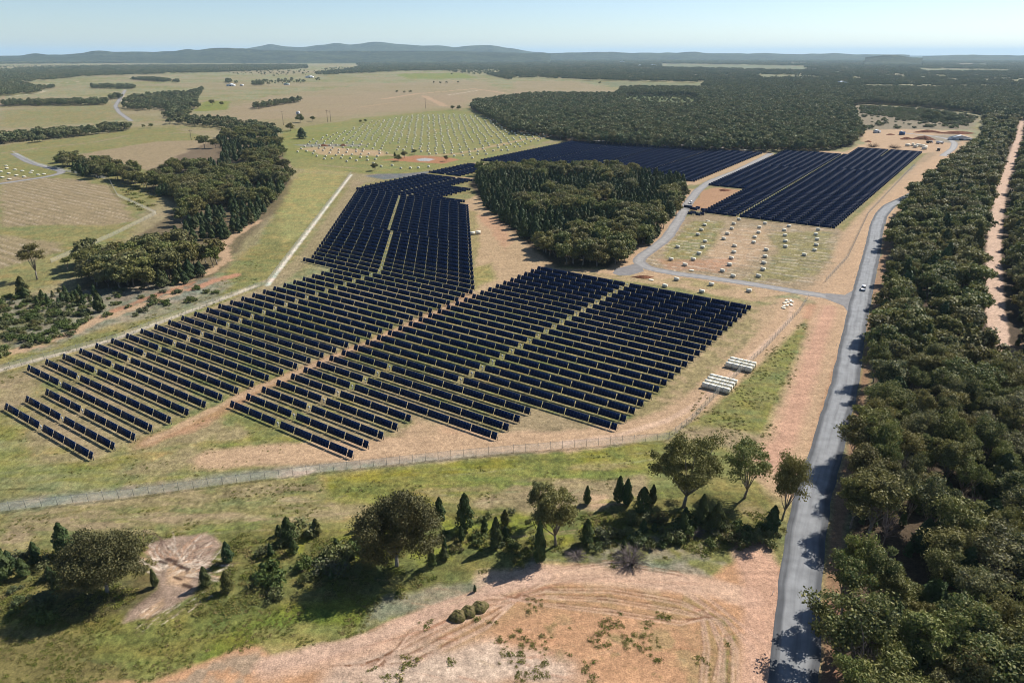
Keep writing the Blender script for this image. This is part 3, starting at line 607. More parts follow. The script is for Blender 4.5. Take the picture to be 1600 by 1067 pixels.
while q < 399:
    if k < 2: l_, rr, gp = 281.3, 175.5, 232.5
    elif q < 386:
        l_ = 285.5 + .79 * (q - 238.4); rr = 178 + .775 * (q - 238); gp = 236 + .80 * (q - 238)
        l_ = min(l_, 404); gp += 3.0 if q > 300 else 0.0
    else: l_, rr, gp = 406, 302, 352
    rows.append((rr, l_, q, gp)); q += PIT; k += 1
block(rows, 'the middle array narrowing away', 'trackers of the narrowing middle array', 'from its near end')
rows = []
q1 = q
while q1 < 472:
    rows.append((327 if q1 < 437 else 351, 408, q1, 368)); q1 += PIT
q1 = 484
while q1 < 542:
    rows.append((374, 411, q1, 392)); q1 += PIT
block(rows, 'the small array before the pond', 'trackers of the small array by the pond', 'from its near end')
rows = []
k = 0; q = 107.0
while q < 282:
    if k < 5: rows.append((121.8, 174.5, q, 152.3))
    elif q < 156: rows.append((95, 175, q, 151.8))
    else: rows.append((69.2 - (q - 160) * .032, 174.8 - (q - 160) * .03, q, 125.6 - (q - 160) * .028))
    k += 1; q = 107 + k * 5.81
block(rows, 'the central array', 'trackers of the central array', 'from the near track')
rows = []; q = 571
while q < 783:
    top = 416 if q < 758 else 416 - (q - 758) * 2
    rows.append((304.5, top, q, 360)); q += 5.8
block(rows, 'left half of array behind wood', 'trackers of the far array, left half', 'from the wood')
rows = []; q = 571
while q < 783:
    rows.append((193, 302.5, q, 248)); q += 5.8
block(rows, 'right half of array behind wood', 'trackers of the far array, right half', 'from the wood')
rows = []; q = 457
while q < 888:
    rr = 63 - (q - 457) * .031; gp = 123 - (q - 457) * .011
    l_ = 147.5 if q < 558 else (178 if q < 818 else 114)
    if q >= 818: gp = (rr + l_) / 2
    rows.append((rr, l_, q, gp)); q += 5.76
block(rows, 'the far right array by the road', 'trackers of the far right array', 'from the box field')
# loose tracker tables beside the far right array
for i, (px_, py_) in enumerate([(1084, 337), (1090, 336), (1092, 330), (1084, 327)]):
    g = G(px_, py_); mbx = tracker(0, 9 + i, 0, 4.5, ['short solar table standing alone left of the far right array', 'short solar table second from the bend of the gravel road', 'short solar table third from the bend of the gravel road', 'short solar table nearest the gravel road, tipped red soil beside it'][i], 'short tables beside the far right array')
    mbx.location = (g[0], g[1], 0)

# ------------------------------------------------------------------ foliage meshes
def leafq(P, N, size, rg, asp=.6):
    n_ = len(P); N = N / (np.linalg.norm(N, axis=1)[:, None] + 1e-9)
    R_ = rg.normal(size=(n_, 3)); A = np.cross(N, R_); A /= np.linalg.norm(A, axis=1)[:, None] + 1e-9; B = np.cross(N, A)
    s = size * rg.uniform(.6, 1.35, n_)[:, None]
    V = np.stack([P - A * s - B * s * asp, P + A * s * .9 - B * s * asp * .7, P + A * s + B * s * asp, P - A * s * .8 + B * s * asp * .9], 1).reshape(-1, 3)
    return V, np.arange(n_ * 4).reshape(-1, 4)
def puff(c, rp, n_, rg, flat=.75, low=-.35):
    d = rg.normal(size=(int(n_ * 2.2), 3)); d /= np.linalg.norm(d, axis=1)[:, None]; d = d[d[:, 2] > low][:n_]
    f_ = rg.normal(size=(4, 3)) * 2.6; ph = rg.uniform(0, 6.28, 4)
    lob = 1 + .16 * np.sin(d @ f_[0] + ph[0]) + .14 * np.sin(d @ f_[1] * 1.6 + ph[1]) + .1 * np.sin(d @ f_[2] * 2.4 + ph[2])
    rr = rp * lob * (1.32 - .85 * rg.uniform(0, 1, len(d)) ** 1.15)
    P = c + d * rr[:, None] * np.array([1, 1, flat]); N = d * np.array([1, 1, 1.25]) + rg.normal(size=d.shape) * .7
    return P, N
def gum_crown(seed, R=4.6, Ht=13., n_p=24, n_l=150, size=.34, base=.42, ps=1.0):
    rg = np.random.default_rng(seed); Ps = []; Ns = []; cen = []
    zc = Ht * (base + 1) / 2; hz = Ht * (1 - base) / 2
    f1_, f2_ = rg.uniform(0, 6.28, 2); tall = rg.uniform(0, 6.28)
    for i in range(n_p):
        u = rg.uniform(-.6, 1); th = rg.uniform(0, 2 * math.pi); s = math.sqrt(max(0, 1 - u * u)); k = rg.uniform(.45, .86) * (1 + .2 * math.sin(2 * th + f1_) + .14 * math.sin(3 * th + f2_)); u = u * (1 + .18 * math.sin(th + tall))
        c = np.array([math.cos(th) * s * R * k, math.sin(th) * s * R * k, zc + u * hz * k])
        rp = R * rg.uniform(.17, .36) * ps; cen.append(c); p, n_ = puff(c, rp, n_l, rg); Ps.append(p); Ns.append(n_)
    return np.concatenate(Ps), np.concatenate(Ns), cen, rg, size
fol_gum = [A_(124, 122, 60), A_(98, 114, 58), A_(144, 132, 72), A_(82, 104, 56), A_(128, 140, 66), A_(118, 106, 60), A_(84, 98, 60), A_(138, 132, 96), A_(92, 114, 52)]
fol_cyp = [A_(78, 102, 58), A_(94, 106, 56), A_(68, 94, 60), A_(110, 104, 54)]
fol_shr = [A_(108, 122, 58), A_(84, 104, 52), A_(134, 134, 84), A_(112, 112, 92), A_(96, 116, 60), A_(128, 112, 72)]
m_gum = mat('gum_leaves', fol_gum[0], .6, .25, rand=fol_gum, island=A_(196, 188, 116), trans=.27)  # paler random leaf tint puts sun highlights into the colour
m_big = mat('dark_gum_leaves', fol_gum[0], .6, .25, rand=[A_(96, 88, 50), A_(88, 90, 52), A_(104, 100, 58)], island=A_(150, 140, 88), trans=.12)
m_cyp = mat('cypress_leaves', fol_cyp[0], .6, .2, rand=fol_cyp, island=A_(96, 112, 66), trans=.15)
m_shr = mat('shrub_leaves', fol_shr[0], .6, .2, rand=fol_shr, island=A_(136, 150, 84), trans=.2)
m_far = mat('far_gum_leaves', fol_gum[1], .7, .15, rand=[A_(134, 140, 92), A_(108, 120, 82), A_(150, 144, 100), A_(118, 134, 92), A_(98, 112, 74)], island=A_(172, 172, 124), trans=.2)  # leaf highlights and some haze brightness are put into these colours
m_tuft = mat('tussock_blades', A_(130, 136, 66), .8, .1, rand=[A_(130, 138, 62), A_(158, 148, 88), A_(112, 126, 56), A_(170, 152, 104)], trans=.2)
m_bark = mat('pale_bark', A_(168, 158, 146), .8, .2, noise=[(2.5, A_(112, 96, 82), .45, .7)])
m_dead = mat('dead_wood', A_(150, 138, 134), .85, .1, noise=[(2, A_(110, 96, 92), .4, .7)])
def crown_me(name, data, m): P, N, _, rg, size = data; V, F = leafq(P, N, size, rg); return mesh_np(name, V, F, [m])
def trunk_me(seed, Ht, cen, base=.42, r0=.32, m=None):
    rg = np.random.default_rng(seed + 99); mb = MB(); fork = np.array([rg.normal() * .3, rg.normal() * .3, Ht * base * .62])
    mb.tube([[0, 0, -.3], [fork[0] * .4, fork[1] * .4, fork[2] * .5], fork], [r0, r0 * .8, r0 * .68], 7)
    for c in cen[:9]:
        mid = fork * .45 + c * .55 + np.array([0, 0, -.6]) + rg.normal(size=3) * .2
        mb.tube([fork, mid, c + np.array([0, 0, .2])], [r0 * .42, r0 * .28, r0 * .1], 5)
    return mb.mesh('trunk', [m or m_bark], True)
GUM = []
for s in range(7):
    R_ = [4.4, 5.0, 3.9, 4.7, 5.3, 4.2, 4.8][s]; Ht = 13.0; bs = [.36, .3, .42, .34, .28, .4, .25][s]
    d = gum_crown(s + 10, R_, Ht, [34, 26, 19, 36, 30, 22, 40][s], [250, 260, 300, 250, 260, 280, 230][s], .17, bs)
    GUM.append((crown_me('crown', d, m_gum), trunk_me(s, Ht, d[2], bs)))
BIG = []
for s in range(3):
    d = gum_crown(s + 60, [7.4, 6.8, 7.6][s], 14.0, [90, 58, 100][s], [600, 420, 600][s], .135, [.1, .16, .05][s], [.85, .62, .8][s]); BIG.append((crown_me('crown', d, m_big if s != 1 else m_gum), trunk_me(s + 60, 14, d[2], .25, .42)))
def cyp_crown(seed, R, Ht, n_=1500, size=.16, m=None):
    rg = np.random.default_rng(seed); z = rg.uniform(.07, 1, n_) ** .85; th = rg.uniform(0, 2 * math.pi, n_)
    prof = np.clip(np.minimum((z + .02) / .25, 1), 0, 1) ** .6 * (1 - z) ** .62 * 1.25
    lump = 1 + .22 * np.sin(th * 3 + z * 14 + seed) + .12 * np.sin(th * 7 - z * 23)
    rr = R * prof * lump * rg.uniform(.72, 1.05, n_)
    P = np.stack([np.cos(th) * rr, np.sin(th) * rr, z * Ht], -1); N = np.stack([np.cos(th), np.sin(th), np.full(n_, .45)], -1) + rg.normal(size=(n_, 3)) * .4
    V, F = leafq(P, N, size, rg, .7); return mesh_np('crown', V, F, [m or m_cyp])
def stem_me(h, r=.12):
    mb = MB(); mb.tube([[0, 0, -.2], [0.03, 0, h * .5], [0, 0.02, h]], [r, r * .8, r * .3], 6); return mb.mesh('trunk', [m_bark], True)
CYP = [(cyp_crown(s, [1.55, 1.3, 1.8, 1.1][s], 6.0, 2200, .17), stem_me(5, .13)) for s in range(4)]
SHR = []
for s in range(4):
    rg = np.random.default_rng(s + 200); Ps = []; Ns = []
    for i in range([6, 8, 5, 10][s]):
        c = np.array([rg.normal() * .75, rg.normal() * .75, rg.uniform(.3, 1.1)]); p, n_ = puff(c, rg.uniform(.45, .8), 110, rg, .9, -.6); Ps.append(p); Ns.append(n_)
    P = np.concatenate(Ps); P[:, 2] = np.abs(P[:, 2]); V, F = leafq(P, np.concatenate(Ns), .15, rg); SHR.append(mesh_np('shrub', V, F, [m_shr]))
def dead_me(seed, Ht, spread, n_=26, low=False):
    rg = np.random.default_rng(seed); mb = MB()
    if not low: mb.tube([[0, 0, -.2], [.1, 0, Ht * .35], [.2, .1, Ht * .6]], [.16, .12, .06], 6)
    for i in range(n_):
        th = rg.uniform(0, 2 * math.pi); z0 = 0 if low else Ht * rg.uniform(.2, .55); ln = Ht * rg.uniform(.5, .95)
        el = rg.uniform(.15, 1.2) if low else rg.uniform(.4, 1.3)
        e = np.array([math.cos(th) * math.cos(el) * spread, math.sin(th) * math.cos(el) * spread, math.sin(el) * ln * .7]); s_ = np.array([0, 0, z0])
        mid = s_ + e * .5 + rg.normal(size=3) * .15; end = s_ + e
        mb.tube([s_, mid, end], [.05, .035, .012], 4, False)
        for j in range(4):
            f = rg.uniform(.4, .95); b0 = s_ * (1 - f) + end * f; mb.tube([b0, b0 + e * .2 + rg.normal(size=3) * .35], [.02, .006], 3, False)
    return mb.mesh('dead_branches', [m_dead])
DEAD_T = dead_me(5, 9, 2.6, 30); DEAD_B = [dead_me(s + 40, 3.2, 2.2, 90, True) for s in range(2)]
# low detail crowns used by the distant trees
FARC = []
for s in range(3):
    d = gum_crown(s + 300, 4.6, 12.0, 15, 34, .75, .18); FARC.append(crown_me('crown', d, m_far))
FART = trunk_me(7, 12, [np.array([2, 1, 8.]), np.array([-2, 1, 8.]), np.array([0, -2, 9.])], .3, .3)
d = gum_crown(340, 4.8, 12.0, 28, 110, .36, .16); MIDC = [crown_me('crown', d, m_gum)]
d = gum_crown(341, 4.4, 12.5, 24, 110, .36, .2); MIDC.append(crown_me('crown', d, m_gum))
d = gum_crown(342, 5.2, 11.0, 30, 105, .36, .12); MIDC.append(crown_me('crown', d, m_gum))
MIDY = cyp_crown(77, 1.9, 8.5, 420, .42)
def clump_me(seed, span, nt_, n_p, n_l, size):
    rg = np.random.default_rng(seed); Ps = []; Ns = []
    for i in range(nt_):
        c0 = np.array([rg.uniform(-span / 2, span / 2), rg.uniform(-span / 2, span / 2), 0]); s_ = rg.uniform(.75, 1.15)
        P, N, _, _, _ = gum_crown(seed * 50 + i, 4.6 * s_, 12 * s_, n_p, n_l, size, .15); Ps.append(P + c0); Ns.append(N)
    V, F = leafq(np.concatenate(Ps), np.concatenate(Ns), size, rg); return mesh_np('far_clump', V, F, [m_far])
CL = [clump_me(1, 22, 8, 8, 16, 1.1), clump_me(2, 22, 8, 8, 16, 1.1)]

# ------------------------------------------------------------------ tree things
IND = {'gum': 0, 'cyp': 0, 'shr': 0}
def put_tree(kind, X, Y, h, label, group, wid=1.0, var=None, name=None):
    rz = random.uniform(0, 6.28)
    if kind in ('gum', 'big'):
        pool = GUM if kind == 'gum' else BIG; v = random.randrange(len(pool)) if var is None else var; s = h / (13. if kind == 'gum' else 14.)
        t = thing(name or 'gum_tree', label, 'tree', (X, Y, 0), rz, group, (s * wid, s * wid, s)); obj('crown', pool[v][0], t); obj('trunk', pool[v][1], t); IND['gum'] += 1
    elif kind == 'cyp':
        v = random.randrange(len(CYP)) if var is None else var; s = h / 6.
        t = thing(name or 'cypress_pine', label, 'tree', (X, Y, 0), rz, group, (s * wid, s * wid, s)); obj('crown', CYP[v][0], t); obj('trunk', CYP[v][1], t); IND['cyp'] += 1
    elif kind == 'shr':
        v = random.randrange(len(SHR)) if var is None else var; s = h / 1.7
        t = obj(name or 'shrub', SHR[v], None, (X, Y, 0), rz, (s * wid, s * wid, s)); tag(t, label, 'shrub', group); IND['shr'] += 1
    elif kind == 'mid':
        v = random.randrange(3) if var is None else var; s = h / 12.
        t = thing(name or 'gum_tree', label, 'tree', (X, Y, 0), rz, group, (s * wid, s * wid, s)); obj('crown', MIDC[v], t); obj('trunk', FART, t); IND['gum'] += 1
    elif kind == 'far':
        v = random.randrange(3) if var is None else var; s = h / 12.
        t = thing(name or 'gum_tree', label, 'tree', (X, Y, 0), rz, group, (s * wid, s * wid, s)); obj('crown', FARC[v], t); obj('trunk', FART, t); IND['gum'] += 1
    return t
def hand(kind, bx, by, ty, label, wid=1.0, group=None, var=None):
    g = G(bx, by); return put_tree(kind, g[0], g[1], height_for(bx, by, ty), label, group, wid, var)
hand('big', 620, 885, 776, 'large round olive gum tree with the long dark shadow at front centre', .9, None, 0)
hand('big', 1068, 792, 682, 'tallest gum tree of the foreground row, open crown beside the fence corner', .86, None, 1)
hand('gum', 1163, 778, 692, 'round gum tree with dark crown and visible forked trunk left of the road', .95, None, 4)
hand('gum', 1222, 812, 708, 'slender leaning gum tree right at the left edge of the grey road', .6, None, 6)
hand('big', 168, 925, 830, 'wide bushy olive gum tree beside the eroded bare patch at lower left', .92, None, 2)
hand('gum', 868, 852, 764, 'medium gum tree with twin dark heads, right of the large round gum', .95, None, 3)
hand('gum', 842, 815, 752, 'small dark-topped gum tree just behind the twin headed gum', .7, None, 3)
hand('gum', 58, 437, 382, 'lone gum tree with white trunk on the creek bank at far left', 1.0, None, 5)
hand('gum', 107, 425, 400, 'small lone round gum tree next to the white trunked gum', 1.0, None, 2)
for i, (a, b_, c_, wd, tx) in enumerate([(104, 866, 817, .85, 'tall dark narrow cypress pine left of the wide bushy gum'), (56, 869, 846, .8, 'small round-topped cypress pine left of the tall narrow one'),
    (357, 878, 846, .8, 'yellowish teardrop cypress pine standing alone behind the eroded patch'), (322, 915, 885, .8, 'dark teardrop cypress pine leaning over the eroded patch'),
    (356, 923, 892, .75, 'yellowish teardrop cypress pine nearest the camera on open grass'), (452, 845, 808, .9, 'brownish rounded cypress pine at the top left of the green thicket'),
    (495, 835, 810, .9, 'small pointed cypress pine behind the green thicket'), (560, 828, 809, 1., 'small dark cypress pine between thicket and large round gum'),
    (687, 815, 777, .9, 'dark egg-shaped cypress pine right behind the large round gum'), (727, 826, 771, .75, 'tall pointed cypress pine with brown right flank'),
    (695, 864, 836, .6, 'slim cypress pine right of the large round gum'), (675, 884, 857, .7, 'small green cypress pine at the foot of the large round gum'),
    (775, 855, 808, .85, 'dark cypress pine over a shadowed hollow left of the twin headed gum'), (917, 787, 759, .8, 'small lone cypress pine above the bare pink patch'),
    (967, 785, 744, .8, 'left one of the two cypress pines standing close together'), (979, 788, 748, .8, 'right one of the two cypress pines standing close together'),
    (1004, 800, 761, .9, 'squat cypress pine left of the tallest gum'), (1019, 787, 757, .8, 'narrow cypress pine just left of the tallest gum'),
    (1095, 818, 772, .75, 'bluish cypress pine in the shade of the tallest gum'), (1067, 832, 800, .9, 'low cypress pine below the tallest gum'),
    (917, 848, 811, .95, 'dense green cypress pine on bright grass right of the twin headed gum'), (243, 916, 889, .8, 'small cypress pine on the right side of the wide bushy gum'),
    (1118, 825, 786, .9, 'rounded cypress pine between the two right hand gums'), (843, 880, 815, .6, 'dark spire-like cypress pine in front of the twin headed gum'),
    (742, 924, 913, .8, 'tiny bright green cypress seedling beside the dirt track'), (38, 900, 872, 1., 'dark cypress pine in the left edge thicket'), (8, 905, 850, 1., 'tall cypress pine cut by the left edge of the picture'),
    (80, 905, 885, 1., 'short cypress pine in front of the left edge thicket'), (18, 888, 860, 1.1, 'green cypress pine behind the left edge thicket'), (1205, 830, 790, 1., 'green cypress pine beside the slender leaning gum')]):
    hand('cyp', a, b_, c_, tx, wd)
# thickets of shrubs in the foreground creek line
cnt = 0
def scatter(poly, spacing, jit=.5, ex=(), seed=1, rq=False):
    P = S(poly); lo = P.min(0); hi = P.max(0); rg = np.random.default_rng(seed)
    xs = np.arange(lo[0], hi[0], spacing); ys = np.arange(lo[1], hi[1], spacing)
    if len(xs) == 0 or len(ys) == 0: return np.zeros((0, 2))
    X, Y = np.meshgrid(xs, ys); X = X + (np.arange(len(ys)) % 2)[:, None] * spacing / 2
    X = (X + rg.uniform(-jit, jit, X.shape) * spacing).ravel(); Y = (Y + rg.uniform(-jit, jit, Y.shape) * spacing).ravel()
    k = inpoly(X, Y, P)
    for e in ex: k &= ~inpoly(X, Y, S(e))
    return np.stack([X[k], Y[k]], -1)
THK = [([(385, 860), (440, 830), (540, 825), (600, 850), (560, 900), (470, 930), (400, 940), (380, 900)], 'green shrub in the thicket left of the large round gum', 4.6, 2.7),
       ([(0, 960), (0, 870), (60, 870), (110, 895), (110, 950), (60, 985)], 'grey green shrub in the left edge thicket', 4.0, 1.9),
       ([(640, 880), (700, 830), (800, 790), (900, 800), (860, 850), (740, 870), (660, 905)], 'low shrub on the grassy slope right of the large round gum', 4.8, 1.5),
       ([(900, 860), (1000, 810), (1180, 800), (1230, 815), (1210, 860), (1060, 850), (960, 870)], 'leafy shrub under the gums left of the road', 3.7, 2.1)]
for (P_, tx, spc, h0) in THK:
    for (X, Y) in scatter(P_, spc, .5, seed=cnt + 3):
        if random.random() < .2: put_tree('cyp', X, Y, random.uniform(1.8, 4.2), tx.replace('shrub', 'young cypress pine'), tx.replace('shrub', 'young cypress pines'), random.uniform(.8, 1.1)); continue
        put_tree('shr', X, Y, h0 * random.uniform(.5, 1.3), tx, tx.replace('shrub', 'shrubs'), random.uniform(.8, 1.2)); cnt += 1
for i, (a, b_, wd, tx) in enumerate([(985, 878, 1.25, 'large bare grey dead bush fanned out on the creek bank'), (1085, 832, .8, 'pale grey dead bush under the tallest gum'), (900, 868, .8, 'low heap of grey dead branches left of the large dead bush')]):
    g = G(a, b_); tag(obj('dead_bush', DEAD_B[i % 2], None, (g[0], g[1], 0), i, (wd * 1.5, wd * 1.5, wd * (1.3 if i == 0 else .7))), tx, 'dead bush')
for i, (a, b_) in enumerate([(1345, 872), (1375, 770), (1290 + 105, 690)]):
    g = G(a, b_); tag(obj('dead_tree', DEAD_T, None, (g[0] + 4, g[1], 3.5), i * 2, 1.0), ['bare grey dead tree poking out at the forest edge, nearest the camera', 'bare dead tree rising from the forest, second from the camera', 'bare dead tree rising from the forest, farthest of the three'][i], 'dead tree')
# three mown heaps beside the track
m_heap = mat('weedy_heap', A_(132, 118, 84), .9, .1, noise=[(1.6, A_(92, 92, 50), .4, .65)], bump=(1.5, 1, .4))
for i, (a, b_) in enumerate([(716, 964), (732, 957), (749, 950)]):
    rg = np.random.default_rng(i); u = np.linspace(0, 2 * math.pi, 28, endpoint=False); vv = np.linspace(0, math.pi / 2, 9)
    V_ = [[math.cos(t) * math.cos(p) * 1.9 * (1 + .1 * math.sin(3 * t + i)), math.sin(t) * math.cos(p) * 1.5 * (1 + .1 * math.cos(4 * t)), math.sin(p) * 1.35 * (1 + .08 * math.sin(5 * t)) - .05] for p in vv for t in u]
    Q_ = [[r_ * 28 + j, r_ * 28 + (j + 1) % 28, (r_ + 1) * 28 + (j + 1) % 28, (r_ + 1) * 28 + j] for r_ in range(8) for j in range(28)]
    g = G(a, b_); tag(obj('earth_heap', mesh_np('earth_heap', V_, np.array(Q_), [m_heap], True), None, (g[0], g[1], 0), .5), ['left one of three weedy earth heaps beside the dirt track', 'middle one of three weedy earth heaps beside the dirt track', 'right one of three weedy earth heaps beside the dirt track'][i], 'earth heap', 'three earth heaps by the track')

# ------------------------------------------------------------------ woods
TRK = S([(1598, 185), (1592, 215), (1582, 245), (1572, 275), (1564, 300), (1556, 350), (1552, 400), (1554, 450), (1557, 500), (1561, 550), (1568, 590)])
W1 = [(1300, 1300), (1306, 1067), (1312, 950), (1317, 880), (1324, 800), (1330, 740), (1343, 690), (1354, 650), (1364, 600), (1371, 550), (1378, 485), (1388, 430), (1394, 380), (1402, 350), (1418, 330), (1430, 303), (1452, 285), (1482, 262), (1512, 240), (1532, 225), (1542, 205), (1535, 190), (1545, 185), (1600, 190), (2150, 190), (2600, 1300)]
pts = scatter(W1, 5.6, .42, ex=[[(1585, 755), (1640, 770), (1660, 840), (1600, 820)]], seed=11)
pts = pts[(segdist(pts[:, 0], pts[:, 1], TRK) > 6.2 + 3 * vnoise(pts[:, 0], pts[:, 1], 14, 5)) & (fbm(pts[:, 0], pts[:, 1], 16, 88) > .37)]; pts = pts[(pts[:, 1] < 1200) & (np.hypot(pts[:, 0], pts[:, 1]) > 60)]
px_, py_ = PXA(pts[:, 0], pts[:, 1], 6); infr = (px_ < 1640) & (py_ < 1130)
dist = np.hypot(pts[:, 0], pts[:, 1]); order = np.argsort(np.where(infr, dist, 1e9))
NI = 165; indiv = order[:NI]; rest = order[NI:]
W3 = [(745, 290), (765, 328), (830, 383), (868, 413), (900, 420), (960, 418), (1008, 388), (1055, 345), (1072, 305), (1066, 287), (1000, 276), (900, 268), (800, 266), (748, 272)]
W4a = [(228, 300), (235, 275), (300, 262), (345, 258), (350, 235), (335, 218), (390, 205), (432, 212), (440, 240), (455, 285), (440, 300), (415, 335), (395, 350), (345, 385), (345, 415), (290, 452), (215, 458), (140, 450), (122, 420), (150, 405), (205, 405), (255, 380), (290, 340), (285, 318), (240, 305)]
W4b = [(93, 258), (100, 250), (150, 256), (228, 275), (232, 300), (190, 285), (120, 275)]
stuff_pts = {}
def add_stuff(key, arr, hmin, hmax, kindset, seed):
    rg = np.random.default_rng(seed); h = rg.uniform(hmin, hmax, len(arr)); v = rg.choice(kindset, len(arr)); stuff_pts.setdefault(key, []).append((arr, h, v))
for ii_, i in enumerate(indiv):
    X, Y = pts[i];
    if ii_ % 7 == 3: put_tree('cyp', X, Y, random.uniform(7, 11.5), 'dark green cypress pine standing among the gums of the roadside forest', 'cypress pines of the roadside forest', random.uniform(1.1, 1.5)); continue
    if ii_ % 19 == 5: tag(obj('dead_tree', DEAD_T, None, (X, Y, 0), ii_, random.uniform(1.0, 1.5)), 'bare grey dead tree standing among the gums of the roadside forest', 'dead tree', 'dead trees of the roadside forest'); continue
    edge = segdist(np.array([X]), np.array([Y]), S(ROADC))[0] < 13
    put_tree('gum', X, Y, random.uniform(11.0, 16.0) if edge else random.uniform(8, 15), 'olive gum tree at the forest edge beside the grey road' if edge else 'olive gum tree inside the dense forest right of the grey road',
             'gum trees along the road edge' if edge else 'gum trees of the roadside forest', random.uniform(.7, 1.3))
add_stuff('roadside_forest', pts[rest], 7, 14.5, [0, 1, 2, 0, 1, 2, 3], 1)
us_ = scatter(W1, 7.5, .5, seed=77); add_stuff('roadside_forest', us_[segdist(us_[:, 0], us_[:, 1], TRK) > 5.5], 2.5, 5, [3], 2)
p3 = scatter(W3, 6.0, .46, seed=21); p3 = p3[fbm(p3[:, 0], p3[:, 1], 22, 94) > .33]; o3 = np.argsort(p3[:, 1])
cypzone = lambda X, Y: (fbm(X, Y, 38, 31) > .45)
cz = cypzone(p3[:, 0], p3[:, 1])
ng = 0; nc = 0; rs = []
for i in o3:
    X, Y = p3[i]
    if cz[i] and nc < 70: put_tree('cyp', X, Y, random.uniform(7, 11), 'dark green cypress pine in the wood between the arrays', 'cypress pines of the central wood', 1.05); nc += 1
    elif not cz[i] and ng < 30: put_tree('mid', X, Y, random.uniform(9, 14), 'olive gum tree at the near side of the wood between the arrays', 'gum trees of the central wood', 1.1); ng += 1
    else: rs.append(i)
rs = np.array(rs); add_stuff('central_wood', p3[rs][~cz[rs]], 9, 14, [0, 1, 2], 3); add_stuff('central_wood', p3[rs][cz[rs]], 7, 11, [3], 4)
extra = p3[cz] + np.random.default_rng(3).uniform(-2.6, 2.6, (cz.sum(), 2)); add_stuff('central_wood', extra, 6, 10, [3], 14)
p4 = np.vstack([scatter(W4a, 6.4, .48, seed=31), scatter(W4b, 6.0, .45, seed=32)]); p4 = p4[fbm(p4[:, 0], p4[:, 1], 26, 93) > .37]; cz = fbm(p4[:, 0], p4[:, 1], 50, 41) > .53
o4 = np.argsort(p4[:, 1]); ng = 0; nc = 0; rs = []
for i in o4:
    X, Y = p4[i]
    if cz[i] and nc < 40: put_tree('cyp', X, Y, random.uniform(6, 9), 'dark green cypress pine in the creek wood at left', 'cypress pines of the creek wood', 1.1); nc += 1
    elif not cz[i] and ng < 24: put_tree('mid', X, Y, random.uniform(9, 15), 'spreading olive gum tree at the near end of the creek wood', 'gum trees of the creek wood', 1.15); ng += 1
    else: rs.append(i)
rs = np.array(rs); add_stuff('creek_wood', p4[rs][~cz[rs]], 9, 14, [0, 1, 2], 5); add_stuff('creek_wood', p4[rs][cz[rs]], 6, 10, [3], 6)
# scrub at lower left of the creek
add_stuff('creek_scrub', scatter([(-60, 560), (-60, 465), (20, 462), (120, 470), (150, 490), (100, 535), (0, 560)], 5.2, .5, seed=51), 1.0, 2.6, [4], 7)
add_stuff('creek_scrub', scatter([(0, 470), (200, 450), (330, 440), (300, 465), (150, 500), (0, 545)], 7.5, .5, seed=52), .9, 2.0, [4], 8)
add_stuff('creek_scrub', scatter([(180, 505), (240, 478), (330, 450), (350, 455), (230, 495)], 6, .5, seed=53), .9, 2.2, [4], 8)
add_stuff('creek_scrub', scatter([(60, 465), (150, 455), (150, 475), (60, 480)], 5, .5, seed=54), 3, 5.0, [3], 9)
